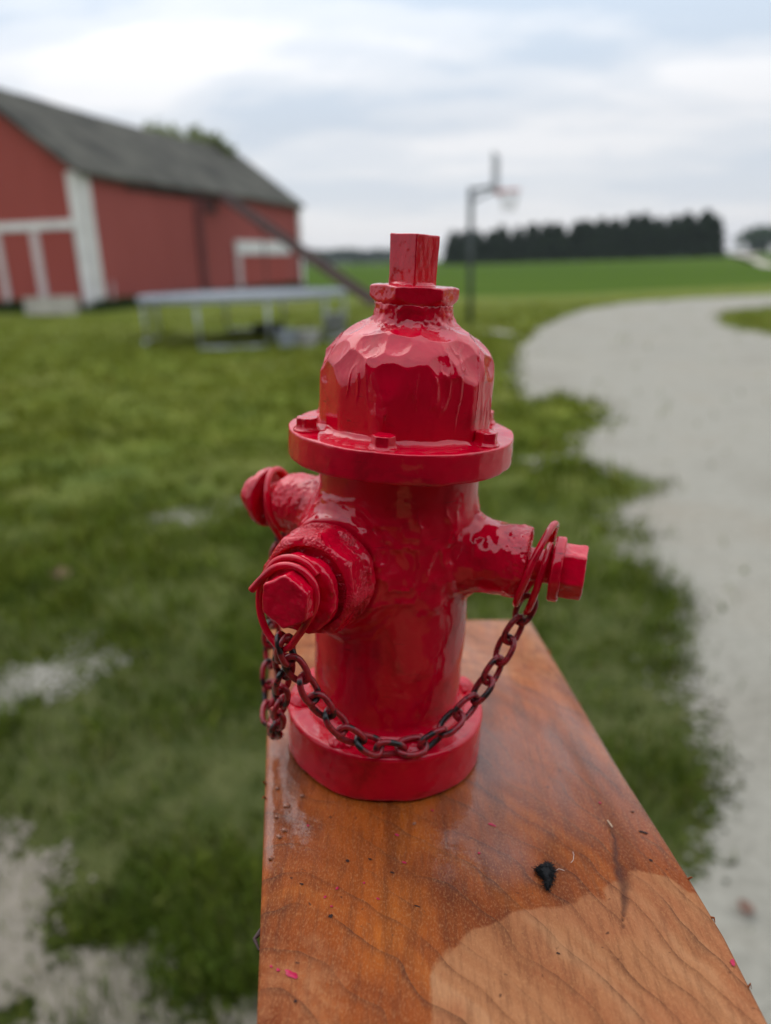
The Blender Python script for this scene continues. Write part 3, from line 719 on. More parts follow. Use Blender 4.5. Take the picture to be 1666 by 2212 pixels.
for (x, y, h, rd, lab) in ((-12.2, 46, 9.45, 2.3, 'leafy tree showing above the barn ridge, leftmost of three'), (-10.9, 47, 9.2, 1.8, 'leafy tree peeking over the middle of the barn ridge'), (-8.7, 47, 8.85, 1.2, 'small leafy treetop at the far end of the barn ridge')):
    broad_tree(x, y, h, rd, lab, int(h * 10), None)
def woods(x0, y0, x1, y1, n, h, name, label, seed):
    r = np.random.default_rng(seed); t = r.random(n); top = h * (.7 + .5 * fbm2(t * 40, t * 0, 0.5, 3, seed))
    P = np.stack([x0 + (x1 - x0) * t + r.normal(size=n) * 3, y0 + (y1 - y0) * t + r.normal(size=n) * 8, r.random(n) ** .7 * top], 1)
    V, F = leaf_cloud(P, h * .13, seed); return tag(fast_mesh(name, V, F, M_WOODS, None, False), label, 'woods', kind='stuff')
woods(-160, 640, 30, 700, 5000, 15, 'distant_woods', 'hazy line of woods on the horizon right of the barn', 11)
woods(190, 400, 420, 470, 5000, 17, 'distant_woods', 'hazy line of woods on the horizon at the right edge', 12)
for i, (x, y, w) in enumerate(((190, 372, 9), (204, 380, 6))):
    fh = empty('farm_shed', (x, y, 0), .2); tag(fh, ('larger' if i == 0 else 'smaller') + ' of two tiny white farm sheds on the horizon at the far right', 'shed')
    MB().box((0, 0, 1.6), (w, 6, 3.2)).build('wall', M_WHITE, fh)
    MB().add([(-w / 2 - .3, -3.3, 3.1), (w / 2 + .3, -3.3, 3.1), (w / 2 + .3, 0, 4.9), (-w / 2 - .3, 0, 4.9), (w / 2 + .3, 3.3, 3.1), (-w / 2 - .3, 3.3, 3.1)], [(0, 1, 2, 3), (3, 2, 4, 5)]).build('roof', M_STEEL, fh)

# air between here and the horizon
hm = bpy.data.materials.new('haze'); hm.use_nodes = True; hm.node_tree.nodes.clear()
ho = hm.node_tree.nodes.new('ShaderNodeOutputMaterial'); hv = hm.node_tree.nodes.new('ShaderNodeVolumePrincipled')
hv.inputs['Color'].default_value = (0.80, 0.86, 0.95, 1); hv.inputs['Density'].default_value = 0.00016
hm.node_tree.links.new(hv.outputs[0], ho.inputs['Volume'])
tag(MB().box((0, 720, 17.5), (3200, 1720, 37)).build('haze', hm), kind='stuff')

# brown leaves lying on the ground
def dry_leaf(x, y, s, rz, label):
    V, F = [], []; n = 8
    for i in range(n + 1):
        t = i / n; w = s * .42 * sin(pi * t) ** .8; 
        V += [((t - .5) * s, -w, .012 + .25 * w), ((t - .5) * s, 0, .012), ((t - .5) * s, w, .012 + .3 * w)]
    for i in range(n):
        for j in (0, 1): F.append((3 * i + j, 3 * i + 3 + j, 3 * i + 4 + j, 3 * i + 1 + j))
    o = mesh_obj('dry_leaf', V, F, M_LEAFBROWN, None, True); o.location = (x, y, 0.012); o.rotation_euler = (0.2, 0.1, rz); tag(o, label, 'leaf')
dry_leaf(0.795, 1.335, .045, .8, 'curled brown leaf on the gravel right of the board')
dry_leaf(-1.62, 3.45, .10, .3, 'dry brownish leaf on the grass far left of the hydrant')

# ------------------------------------------------------------------ unseen stand-in building behind the camera, added to darken the hydrant's front and reflections
hs = empty('stand_in_house', (0, -2.3, 0)); tag(hs, 'unseen dark building front with two windows, added to shade the hydrant', 'stand_in_house')
mb = MB().box((0, 0, 1.7), (12, .2, 3.4)); mb.build('wall', M_STAND_IN, hs)
for i in range(22): MB().box((0, .115, .25 + i * .15), (12, .03, .13)).build('stand_in_siding_board', M_STAND_IN, hs)
MB().add([(-6.3, -3.0, 5.2), (6.3, -3.0, 5.2), (6.3, .9, 3.25), (-6.3, .9, 3.25), (-6.3, -3.0, 5.05), (6.3, -3.0, 5.05), (6.3, .9, 3.1), (-6.3, .9, 3.1)], [(0, 3, 2, 1)[::-1], (4, 5, 6, 7)[::-1], (2, 3, 7, 6), (0, 4, 7, 3), (1, 2, 6, 5)]).build('roof', M_SHINGLE, hs)
for x in (-2.4, 2.2):
    w_ = MB().box((x, .17, 1.85), (1.3, .06, 1.3)).build('window', M_WHITE, hs); MB().box((x, .205, 1.85), (1.1, .02, 1.1)).build('pane', M_GLASS, w_)
for i in range(14): MB().box((0, .25 + i * .145, .33), (11, .135, .035)).build('stand_in_deck_board', M_STAND_IN_DECK, hs)  # unseen deck, added dark for the hydrant's reflections

# ------------------------------------------------------------------ hydrant frame
fs = np.array([0.99844597, -0.05543225, -0.00573675]); fd = np.array([0.02299808, 0.31608516, 0.94845203]); fu = np.array([0.05076153, 0.94711004, -0.31686879])
Bc = np.array([(828.4 - 833) / 1620 * .29, -(1595.92 - 1106) / 1620 * .29, .29])
def c2w(v): return RR * v[0] + UU * v[1] + fw * v[2]
org = CAM + c2w(Bc); LOC = Matrix.Identity(4)
for j, v in enumerate((fs, fd, fu)):
    w = c2w(v)
    for i in range(3): LOC[i][j] = w[i]
for i in range(3): LOC[i][3] = org[i]

# ------------------------------------------------------------------ board
rail = empty('cedar_board', matrix=LOC); tag(rail, 'thick reddish brown cedar board carrying the small red hydrant', 'board')
XLY = lambda y: -0.0452 - 0.153 * y
XRY = lambda y: np.interp(y, [-.45, -.1084, -.0821, -.0616, -.0331, -.0115, .1131, .13], [.1085, .0992, .0985, .0962, .0922, .0890, .0748, .0729])
nu, nv = 150, 430
u = np.linspace(0, 1, nu); v = np.linspace(0, 1, nv)
U_, V_ = np.meshgrid(u, v, indexing='ij')
y0 = -.42
Yb = y0 + (np.interp(0.5, [0, 1], [0, 0]) + (0.1085 - y0)) * V_
for _ in range(3):
    Xb = XLY(Yb) * (1 - U_) + XRY(Yb) * U_
    Yb = y0 + (0.1037 + 0.125 * Xb - y0) * V_
xe = np.minimum(Xb - XLY(Yb), XRY(Yb) - Xb); ye = (0.1037 + 0.125 * Xb) - Yb; ed = np.minimum(xe, ye)
Pn = np.stack([Xb, Yb, Yb * 0], -1)
Zb = -0.0011 * np.exp(-np.clip(ed, 0, 1) / 0.0012) + 0.00018 * fbm(Pn * np.array([1, .3, 1]), 180, 3, 5) - 0.0001
CR = np.array([(77.1, -39.2), (77.2, -47.6), (75.3, -54.9), (74.9, -60.7), (74.6, -66.4), (73.1, -72.6), (70.2, -81.3)]) * .001
CW = np.array([.25, .55, .8, 1.5, 1.7, .8, .2]) * .001
def segdist(X, Y, pts, wd):
    best = np.full(X.shape, 9.0)
    for i in range(len(pts) - 1):
        a, b = pts[i], pts[i + 1]; dxy = b - a; t = np.clip(((X - a[0]) * dxy[0] + (Y - a[1]) * dxy[1]) / (dxy @ dxy), 0, 1)
        dd_ = np.hypot(X - a[0] - t * dxy[0], Y - a[1] - t * dxy[1]) / (wd[i] * (1 - t) + wd[i + 1] * t); best = np.minimum(best, dd_)
    return best
crd = segdist(Xb + fbm2(Xb, Yb, 300, 2, 8) * .0012, Yb, CR, CW)
crack = np.clip(1.5 - crd, 0, 1); Zb -= crack * .0008
DRY = np.array([(14.4, -130), (14.1, -103.5), (17.5, -93.8), (24.3, -86.0), (37.9, -80.4), (49.4, -75.5), (57, -72.3), (62, -70.8), (65.5, -72.6), (68, -67.5), (74.5, -62.3), (83.8, -59.8), (88, -62.6), (91, -66.5), (93.5, -65.2), (98, -68.5), (120, -72), (120, -430), (12, -430)]) * .001
def sdist(X, Y, poly):
    ins = inpoly(X, Y, [tuple(p) for p in poly]); pp = np.vstack([poly, poly[:1]])
    dd_ = segdist(X, Y, pp, np.ones(len(pp))); return np.where(ins, -dd_, dd_)
sd_ = sdist(Xb + fbm2(Xb, Yb, 90, 3, 2) * .006, Yb + fbm2(Xb, Yb, 90, 3, 4) * .006, DRY)
dry = np.clip(0.5 - sd_ / .0065, 0, 1)
lowl = np.clip((-.062 - Yb) / .035, 0, 1) * np.clip((.004 - Xb) / .012, 0, 1)
dry = np.maximum(dry, .47 * lowl)
dry = np.maximum(dry, .52 * np.clip((Yb - .005) / .05, 0, 1))  # dry, dusty far end; its grazing sky sheen is put into this colour too
OILP = np.array([(-40, 10), (-43, -30), (-30, -44), (-14, -50), (-9, -66), (-12, -82), (-6, -95), (3, -97), (7, -84), (10, -62), (25, -42), (38, -25), (36, 0), (0, 30)]) * .001
so_ = sdist(Xb + fbm2(Xb, Yb, 70, 3, 6) * .014, Yb + fbm2(Xb, Yb, 50, 3, 7) * .014, OILP)
oil = np.clip(0.5 - so_ / .012, 0, 1)
gl = np.clip(1 - np.hypot(Xb - .004, Yb + .002) / .075 + fbm2(Xb, Yb, 40, 3, 14) * .6, 0, 1) ** .8
gl = np.maximum(gl, np.clip((Yb + .055 + (Xb - .07) * .3) / .05, 0, 1) * np.clip((Xb - .02) / .02 + np.clip(Yb / .03, 0, 1), 0, 1) * np.clip(.62 + 1.3 * fbm(np.stack([Xb + Yb * .15, Yb * .25, Yb * 0], -1), 75, 3, 12), 0, 1)) * (1 - dry)
gl = np.clip(gl * 1.5, 0, 1)
V = np.stack([Xb, Yb, Zb], -1).reshape(-1, 3)
ii = np.arange(nu * nv).reshape(nu, nv)
F = np.stack([ii[:-1, :-1], ii[1:, :-1], ii[1:, 1:], ii[:-1, 1:]], -1).reshape(-1, 4)
# rim pulled down to make the sides and ends
loop = np.concatenate([ii[:, 0], ii[-1, 1:], ii[-2::-1, -1], ii[0, -2:0:-1]])
nb_ = len(V); side = V[loop].copy(); side[:, 2] = -.038
V = np.vstack([V, side]); L0 = loop; L1 = np.arange(nb_, nb_ + len(loop))
F = np.vstack([F, np.stack([L1, np.roll(L1, -1), np.roll(L0, -1), L0], 1)])
bd = fast_mesh('plank', V, F, M_WOOD, rail, True)
me = bd.data
nrm = np.zeros(0)
for nm, arr in (('dry', dry), ('oil', oil), ('crack', crack), ('gloss', gl)):
    at_ = me.attributes.new(nm, 'FLOAT', 'POINT'); full = np.zeros(len(V), np.float32); full[:nu * nv] = arr.ravel()
    full[nu * nv:] = full[loop]; at_.data.foreach_set('value', full)
mb = MB(); mb.box((.02, -.30, -.62), (.089, .089, 1.16)); mb.build('post', M_WOOD, rail)

def blob(name, x, y, rx, ry, h, rz, mat, seed, n=14, parent=None):
    r = random.Random(seed); V = [(0, 0, h)]; F = []
    for q, hh in ((.55, .85), (.9, .45), (1.0, -.2)):
        rr2 = random.Random(seed + 1)
        for k in range(n):
            a = 2 * pi * k / n; jit = 1 + rr2.uniform(-.28, .28); V.append((rx * q * jit * cos(a), ry * q * jit * sin(a), h * hh))
    for k in range(n):
        F.append((0, 1 + k, 1 + (k + 1) % n))
        for j in range(2):
            a = 1 + j * n; F.append((a + k, a + n + k, a + n + (k + 1) % n, a + (k + 1) % n))
    o = mesh_obj(name, V, F, mat, parent, True); o.location = (x, y, 0.0001); o.rotation_euler = (0, 0, rz); return o
for i, (x, y, a, b) in enumerate([(5.7, -50.9, .9, .6), (8, -62.4, 1.0, .5), (-11.7, -73.9, .5, .7), (-14.9, -77.3, .5, .7), (.4, -76.8, .7, .35), (-3.9, -71.3, .5, .5), (-23.3, -49, .6, .5), (-12.7, -80.5, .5, .4),
                                  (-20.8, -102.6, 2.9, 1.0), (-24.6, -101.5, .8, .5), (-26.6, -100.6, .6, .4), (37.2, -43.7, 1.6, .7), (31.6, -56.7, .6, .5), (17.6, -38.6, .7, .5), (97.0, -91.2, .8, 1.8), (76.3, -29.8, .7, .4)]):
    blob('paint_fleck', x * .001, y * .001, a * .0008, b * .0008, .00012, -.45, M_FLECK, 300 + i, parent=rail)
m_, t_, b_ = newmat('clear_resin'); b_.inputs['Base Color'].default_value = (0.30, 0.12, 0.07, 1); b_.inputs['Roughness'].default_value = 0.08; M_RESIN = m_
for i, (x, y, a) in enumerate([(-31.4, -40.3, 1.2), (-30.5, -51.7, .9), (-31.8, -54.6, .9), (11.4, -45.4, .6), (-33, -63.9, .7), (-27, -35, .8), (-36, -32, .7), (-34, -46, .6)]):
    blob('resin_bead', x * .001, y * .001, a * .001, a * .0009, .0006, 0, M_RESIN, 500 + i, parent=rail)
M_PIT = plain('dark_pit', (0.03, 0.013, 0.011), 0.8, 0.3, 900)
for i, (x, y, a, b) in enumerate([(-2.5, -61.9, 1.0, .6), (4.4, -66.7, .9, .4), (-22.2, -73.1, 1, .5), (-9.4, -63.1, .8, .9), (-19, -109.8, .6, .6), (11.6, -78.6, 1.3, .35), 
                                  (-12.6, -83.8, .9, 1.0), (86.6, -33.5, .9, .5), (87.5, -43.1, 2.4, .7), (86, -55.5, .9, .7), (49.7, -91.6, .8, .5), ]):
    blob('dark_speck', x * .001, y * .001, a * .00068, b * .00068, .00005, -.3, M_PIT, 700 + i, parent=rail)
MB().bar((.0766, -.0388, .0004), (.0772, -.0426, .0009), .0004, .0002).build('splinter', M_LEAFPALE, rail)
r_ = random.Random(9)
for i in range(9):
    if i % 3: yy = r_.uniform(-.12, .10); xx = float(XRY(yy)); sg = 1
    else: yy = r_.uniform(-.11, .05); xx = float(XLY(yy)); sg = -1
    ln = r_.uniform(.0004, .0011)
    MB().tube([(xx - sg * .0004, yy, -.0012), (xx + sg * ln * .5, yy + r_.uniform(-.001, .001), -.0008 + r_.uniform(-.0006, .0012)), (xx + sg * ln * .8, yy + r_.uniform(-.0018, .0018), -.0004 + r_.uniform(-.001, .0014))], [.0004, .0003, .0001], 5).build('splinter', M_WOOD, rail)
MB().tube([(-.0292, -.0885, -.002), (-.0315, -.0880, -.0022), (-.0330, -.0900, -.003), (-.0312, -.0925, -.004)], [.0007, .0009, .0006, .0003], 6).build('splinter', M_DARKWOOD, rail)

# lint scrap and hairs lying on the board
lint = empty('lint_scrap', matrix=LOC @ Matrix.Translation((.0510, -.0636, .0003))); tag(lint, 'small ragged black scrap of lint on the board front of the hydrant', 'lint')
V, F = [], []; r_ = random.Random(5)
OUT = [(-3.0, .9), (-1.2, 2.6), (1.2, 4.3), (2.6, 3.9), (3.2, 1.0), (2.4, -1.4), (1.6, -4.2), (.2, -7.0), (-.9, -6.2), (-.9, -3.0), (-2.2, -.9)]
mb = MB(); nO = len(OUT); rings = [(1.0, .0), (.8, .8), (.45, 1.25)]
VV = []
for q, hh in rings:
    for (x, y) in OUT: VV.append(((x * q + r_.uniform(-.25, .25)) * .001, (y * q - (1 - q) * .6 + r_.uniform(-.25, .25)) * .001, (hh + r_.uniform(-.25, .25) * (hh > 0)) * .001))
VV.append((0, -.0006, .0012)); FF = []
for j in range(2):
    for k in range(nO): FF.append((j * nO + k, j * nO + (k + 1) % nO, (j + 1) * nO + (k + 1) % nO, (j + 1) * nO + k))
for k in range(nO): FF.append((2 * nO + k, 2 * nO + (k + 1) % nO, 3 * nO))
mb.add(VV, FF).build('wad', M_LINT, lint)
mb = MB()
for i in range(420):
    t = r_.random() * nO; k = int(t); f_ = t - k; a, b = OUT[k % nO], OUT[(k + 1) % nO]; q = r_.uniform(.35, 1.0)
    x, y = (a[0] * (1 - f_) + b[0] * f_) * q, (a[1] * (1 - f_) + b[1] * f_) * q - (1 - q) * .6; z = (1 - q) * 1.8
    an = atan2(y, x) + r_.uniform(-1.2, 1.2); ln = r_.uniform(.4, 1.5)
    mb.tube([(x * .001, y * .001, z * .001), ((x + cos(an) * ln * .5) * .001, (y + sin(an) * ln * .5) * .001, (z + .35) * .001), ((x + cos(an) * ln) * .001, (y + sin(an) * ln) * .001, (z + r_.uniform(0, .4)) * .001)], 0.00008, 3, caps=False)
fb = mb.build('fibres', M_LINT, lint); fb['kind'] = 'stuff'
for pts, lab in (([(61.6, -54.2), (61.5, -56.0), (61.0, -57.7), (59.9, -59.4)], 'thin pale curled hair on the board right of the black lint'), ([(54.4, -62.7), (55.6, -62.2), (57.3, -62.3)], 'short pale hair sticking out of the black lint')):
    o = MB().tube([(x * .001, y * .001, .0004 + .0005 * (i % 2)) for i, (x, y) in enumerate(pts)], .00007, 5).build('pale_hair', M_FIBRE); o.matrix_world = LOC; tag(o, lab, 'hair')

# ------------------------------------------------------------------ the hydrant
hyd = empty('fire_hydrant', matrix=LOC); tag(hyd, 'small handmade fire hydrant in glossy red paint standing on the board', 'fire hydrant')
Z = np.array([0, 0, 1.0]); O = np.array([0, 0, 0.0])
aR = np.array([cos(radians(15.8)), -sin(radians(15.8)), -0.02]); aR /= np.linalg.norm(aR)
aL = np.array([-cos(radians(31.6)), sin(radians(31.6)), -0.05]); aL /= np.linalg.norm(aL)
oR = np.array([0, 0, 82.4]); oL = np.array([0, 0, 88.6])
pP = np.array([-31.3, -51.2, 80.3]); aP = np.array([-.355, -.932, .05]); aP /= np.linalg.norm(aP)   # head centre of the big cap, its axis
lump = lambda s, a, sd=0: (lambda P: fbm(P, s, 3, sd) * a)
def body(P):
    f = smax(s_cyl(P, O, Z, 27.3, 10, 116, 1.0), -1e3 + 0 * P[..., 0], .1)
    f = smin(f, s_cyl(P, pP, aP, 22.5, -60, -29.6, 1.2, slope=-0.16) + 0.0, 7.0)
    f = smin(f, s_cyl(P, oR, aR, 11.6, 0, 46.6, 0.9, slope=0.012), 7.5)
    f = smin(f, s_cyl(P, oL, aL, 10.6, 0, 47.5, 0.9, slope=0.008), 6.0)
    s, q, _, _ = axis_coords(P, O, Z)
    f = smin(f, smax(q - 29.5, P[..., 2] - 19.6, 1.2), 4.5)        # bead of paint where it meets the base
    return f
def body_disp(P):
    d = fbm(P, .055, 2, 1) * .7 + fbm(P, .22, 2, 2) * .14
    rg = 1 - np.abs(fbm(P, .11, 2, 15)) * 3.2; d = d + np.clip(rg, 0, 1) ** 2 * .7 * np.clip((P[..., 2] - 62) / 8, 0, 1) * np.clip((103 - P[..., 2]) / 4, 0, 1)
    sR = (P - oR) @ aR; sL = (P - oL) @ aL
    d = d + np.where((sR > 40) & (sR < 50), vnoise(P, 1.1, 4) * .35, 0)
    d = d + np.where(sL > 30, vnoise(P, .8, 6) * .55, 0)
    # weld seams round the roots of the outlets
    sP, qP, _, _ = axis_coords(P, pP, aP)
    d = d + np.exp(-((qP - 24.5 - fbm(P, .12, 2, 8) * 4) / 1.1) ** 2) * .35 * (sP < -24)
    sR2, qR, _, _ = axis_coords(P, oR, aR)
    d = d - np.exp(-((qR - 15.5 - fbm(P, .15, 2, 9) * 4) / .8) ** 2) * .3 * (sR2 > 0)
    return d
surface_nets(body, (-52, -60, 13), (52, 40, 118), .75, body_disp, 'barrel', M_RED, hyd)
def basef(P):
    f = s_cyl(P, O, Z, 36.9, .25, 18.1, 1.8)
    return smin(f, s_cyl(P, O, Z, 26.5, 10, 20.4, .8), 3.5)
surface_nets(basef, (-39, -39, -1), (39, 39, 22), .75, lambda P: fbm(P, .05, 3, 11) * .9 + fbm(P, .3, 2, 12) * .18, 'base_ring', M_RED, hyd)
def flangef(P):
    q = np.hypot(P[..., 0], P[..., 1]); z = P[..., 2]
    f = smax(q - 37.6, z - 122.6, .7)
    f = smax(f, 112.7 - z, 1.6)
    return smin(f, smax(np.hypot(P[..., 0] - 1.0, P[..., 1]) - 27.2, z - 124.5, 1.0), 5.0)
surface_nets(flangef, (-40, -40, 110.5), (40, 40, 127), .7, lambda P: fbm(P, .06, 3, 21) * .7 + fbm(P, .28, 2, 22) * .15, 'flange', M_RED, hyd)
# bonnet: hand ground facets
rf = random.Random(12); PL = []; RS = 46.0
for el, n, off, fl in ((13, 14, .1, 1.01), (33, 13, .45, 1.025), (52, 11, .05, 1.025), (69, 8, .4, 1.01)):
    for k in range(n):
        e_ = radians(el + rf.uniform(-10, 10)); a_ = 2 * pi * (k + off + rf.uniform(-.28, .28)) / n
        nn = np.array([cos(e_) * cos(a_), cos(e_) * sin(a_), sin(e_)])
        PL.append((nn, sqrt((28.4 * cos(e_)) ** 2 + (21.6 * sin(e_)) ** 2) * fl * (.982 + rf.uniform(-.014, .010)), RS * rf.uniform(.38, .85)))
for k in range(12):
    a_ = 2 * pi * (k + rf.uniform(-.25, .25)) / 12; PL.append((np.array([cos(a_), sin(a_), 0.0]), 27.7 + rf.uniform(-.25, .35), 0))
Cb = np.array([1.2, 0, 137.2])
def bonnetf(P):
    d = P - Cb
    f = np.sqrt((d[..., 0] / 29.6) ** 2 + (d[..., 1] / 29.6) ** 2 + (np.maximum(d[..., 2], 0) / 23.2) ** 2) * 25 - 25
    f = smax(f, 119.5 - P[..., 2], .3)
    for nn, h, rs in PL:
        if rs: f = smax(f, rs - np.linalg.norm(d - nn * (h + rs), axis=-1), .12)      # hollow ground scoop
        else: f = smax(f, d @ nn - h, .9)
    f = smin(f, s_cyl(P, (1.6, 0, 0), Z, 12.6, 145, 163, .8), 3.0)
    return f
def bonnet_disp(P):
    z = P[..., 2]
    q2 = P * np.array([1, 1, .30]); drip = np.clip(1 - np.abs(vnoise(q2, .33, 36)) * 6, 0, 1) ** 1.5 * np.clip(vnoise(P, .09, 37) * 4 + .4, 0, 1) * np.clip((z - 126) / 5, 0, 1) * np.clip((154 - z) / 5, 0, 1)
    return drip * .42 + fbm(P, .10, 2, 31) * .22 + fbm(P * np.array([1, 1, .35]), .4, 2, 32) * .10 + np.where(z > 156, vnoise(P, .7, 33) * .6, 0)
surface_nets(bonnetf, (-31, -32, 118.5), (33, 32, 164.5), .45, bonnet_disp, 'bonnet', M_RED, hyd)
def collarf(P):
    f = s_prism(P, (1.6, 0, 0), Z, 6, 12.5, 161.4, 168.2, 0, .7, .6, ref=(sin(radians(6)), -cos(radians(6)), 0))
    q = np.hypot(P[..., 0] - 1.6, P[..., 1]); f = smax(f, (q - 11.3) * .7 - (P[..., 2] - 161.6) * .72, .6)
    f = smax(f, (q - 13.2) * .35 + (P[..., 2] - 168.2) * .93, .5)
    return smin(f, s_cyl(P, (.8, 0, 0), Z, 6.6, 165, 169.2, .4), 1.8)
surface_nets(collarf, (-15, -16.5, 160), (18, 16.5, 171), .4, lambda P: fbm(P, .25, 3, 41) * .3, 'collar_nut', M_RED, hyd)
surface_nets(lambda P: s_prism(P, (.75, 0, 0), Z, 4, 5.55, 166.5, 183.3 + .0 * P[..., 0], pi / 4, .25, .35, ref=(.06, -1, 0)) , (-9, -10, 166), (10, 10, 185), .35,
             lambda P: fbm(P * np.array([1, 1, .5]), .5, 3, 45) * .17 - .02 * (183 - P[..., 2]) * .6, 'operating_nut', M_RED, hyd)
# flange and base bolts: one bolt each, copied round
def boltf(P):
    f = s_prism(P, O, Z, 6, 3.25, -1.5, 4.2, 0, .5, .4, ref=(1, 0, 0))
    return smin(f, smax(np.hypot(P[..., 0], P[..., 1]) - 4.2, P[..., 2] - .15, .3), 2.2)
b0_ = surface_nets(boltf, (-7, -7, -2), (7, 7, 5.2), .35, lambda P: fbm(P, .35, 3, 51) * .25, 'flange_bolt', M_RED, hyd)
bm0 = b0_.data
def place(o, p, rz): o.location = [c * .001 for c in p]; o.rotation_euler = (0, 0, rz)
for i, an in enumerate((202, 260.5, 323, 28, 86, 144)):
    o = b0_ if i == 0 else nlink(bpy.data.objects.new('flange_bolt', bm0), hyd)
    a_ = radians(an); place(o, (32.6 * cos(a_), 32.6 * sin(a_), 122.7), radians((0, 22, -18, 40, 10, 55)[i]))
def bolt2f(P):
    f = smax(np.linalg.norm(P * np.array([1, 1, 1.15]), axis=-1) - 4.1, P[..., 2] - 3.0, 1.0)
    return smin(f, smax(np.hypot(P[..., 0], P[..., 1]) - 4.4, P[..., 2] - .1, .3), 2.5)
b1_ = surface_nets(bolt2f, (-7, -7, -2), (7, 7, 5), .4, lambda P: fbm(P, .4, 3, 61) * .6, 'base_bolt', M_RED, hyd)
for i, an in enumerate((22, 80, 140, 188, 243, 288)):
    o = b1_ if i == 0 else nlink(bpy.data.objects.new('base_bolt', b1_.data), hyd)
    a_ = radians(an); place(o, (31.6 * cos(a_), 31.6 * sin(a_), 18.2), radians(an * 3))
# hose caps left and right: shank, washer and hex head
def hose_cap(o_, a_, off, seed, lab, hr=8.1, wr=11.0, rd=.7):
    def washer(P):
        f = s_cyl(P, o_, a_, 5.6, 44, 57 + off, .3)
        return smin(f, s_cyl(P, o_, a_, wr, 54.6 + off, 58.2 + off, 1.1), 1.0)
    def head(P): return s_prism(P, o_, a_, 6, hr, 57.6 + off, 65.4 + off, .12, .9, rd)
    c = o_ + a_ * 56; w = surface_nets(washer, c - 15, c + 15, .45, lump(.25, .4, seed), 'nozzle_cap', M_RED, hyd)
    c = o_ + a_ * (61 + off); surface_nets(head, c - 13, c + 13, .4, lump(.3, .35, seed + 3), 'cap_nut', M_RED, w)
    if lab: w['label'] = lab
hose_cap(oR - np.array([0, 0, .3]), aR, 0, 71, None)
hose_cap(oL, aL, 2.0, 81, None, 7.3, 11.6, 3.0)
# big front cap
def pcap(P):
    f = s_prism(P, pP, aP, 8, 15.7, -26.9, -13.6, .25, 1.4, .9)
    f = smin(f, s_cyl(P, pP, aP, 17.2, -27.2, -24.3, .8), 1.5)
    s, q, _, _ = axis_coords(P, pP, aP); f = smax(f, (q - 14.4) * .6 + (s + 13.4) * .8, .8)
    return smax(f, -smax(q - 13.0, -(s + 15.6), .6), .7)
def pcap_d(P):
    s, q, _, _ = axis_coords(P, pP, aP)
    return fbm(P, .16, 3, 91) * .75 + np.where(s < -17, vnoise(P, 1.0, 92) * .35, 0)
c = pP - aP * 20
pc = surface_nets(pcap, c - 21, c + 21, .5, pcap_d, 'pumper_cap', M_REDG, hyd)
c = pP - aP * 9
pw = surface_nets(lambda P: s_cyl(P, pP - np.array([.4, 0, 1.2]), aP, 12.2, -14.2, -9.6, 1.4), c - 15, c + 15, .45, lump(.22, 1.1, 95), 'cap_washer', M_RED, pc)
c = pP - aP * 4
surface_nets(lambda P: smin(s_prism(P, pP, aP, 6, 7.4, -7.5, .2, .52, .9, .9), s_cyl(P, pP, aP, 7.0, -10, -5, .5), .8), c - 13, c + 13, .4, lump(.3, .5, 97), 'cap_nut', M_RED, pc)
s_, q_ = None, None
surface_nets(lambda P: s_cyl(P, pP, aP, 15.2, -31, -26.5, .4), pP - aP * 29 - 18, pP - aP * 29 + 18, .7, None, 'cap_gasket', M_FASCIA, pc)

# retaining wires
def axis_frame(a):
    e1 = np.cross(Z, a); e1 /= np.linalg.norm(e1); e2 = np.cross(a, e1); return e1, e2
def smooth_path(pts, n=6):
    pts = np.array(pts, float); m = len(pts); o_ = []
    for i in range(m - 1):
        p0_, p1_, p2_, p3_ = pts[max(i - 1, 0)], pts[i], pts[i + 1], pts[min(i + 2, m - 1)]
        for k in range(n):
            t = k / n; o_.append(.5 * ((2 * p1_) + (p2_ - p0_) * t + (2 * p0_ - 5 * p1_ + 4 * p2_ - p3_) * t * t + (3 * p1_ - p0_ - 3 * p2_ + p3_) * t ** 3))
    o_.append(pts[-1]); return np.array(o_)
def wire(pts3, r, name='retaining_wire'):
    return MB().tube([tuple(p * .001) for p in smooth_path(pts3)], r * .001, 10).build(name, M_RED, hyd, True)
e1, e2 = axis_frame(aP)
tilt = 0.0
LP = [(-14.3, -1.1, -5.5), (-12.2, 1.7, -5.5), (-9.8, 4.5, -5.5), (-6.5, 7.7, -5.5), (-2.1, 9.2, -5.5), (2.7, 8.7, -5.3), (6.3, 6.1, -5), (7.7, 2.2, -5), (7.1, -2.7, -5), (4.5, -8.2, -5.2), (1.8, -12.6, -5.5), (-1.0, -16.9, -6), (-4.2, -18.5, -6.8), (-6.7, -17.5, -7.4), (-10.4, -14.2, -8), (-12.8, -9.1, -8.4), (-13.4, -3.6, -8.6), (-12.7, 0.9, -8.6), (-11.0, 4.5, -8.6), (-7.6, 8.8, -8.6), (-2.5, 10.6, -8.6), (2.3, 9.8, -8.6), (5.8, 6.7, -8.6)]
wire([pP + e1 * a + e2 * b + aP * c_ for a, b, c_ in LP], 1.15)
HW = [(-1, -17.8, 47.8), (-7, -13, 49), (-9.5, -6, 50.4), (-8, 2, 51.5), (-3, 6.8, 52.3), (4, 6, 52.5), (9, 0, 52), (9, -7, 49), (4, -12.5, 46), (-4, -13.5, 44.6), (-10.6, -9.5, 44.9), (-13.2, -1, 46.9),
      (-11.5, 7, 48.9), (-6, 13, 51.2), (0, 14.6, 52.4), (6, 12.6, 53), (10.5, 6, 52.2), (10.5, -3, 51), (7, -12, 49.5), (2, -17.2, 48.4)]
def hose_wire(o_, a_, off, sx, k=1.0):
    e1, e2 = axis_frame(a_)
    return wire([o_ + e1 * (x * sx * k) + e2 * (y * k if y > -15 else y) + a_ * (c_ + off) for x, y, c_ in HW], 1.2)
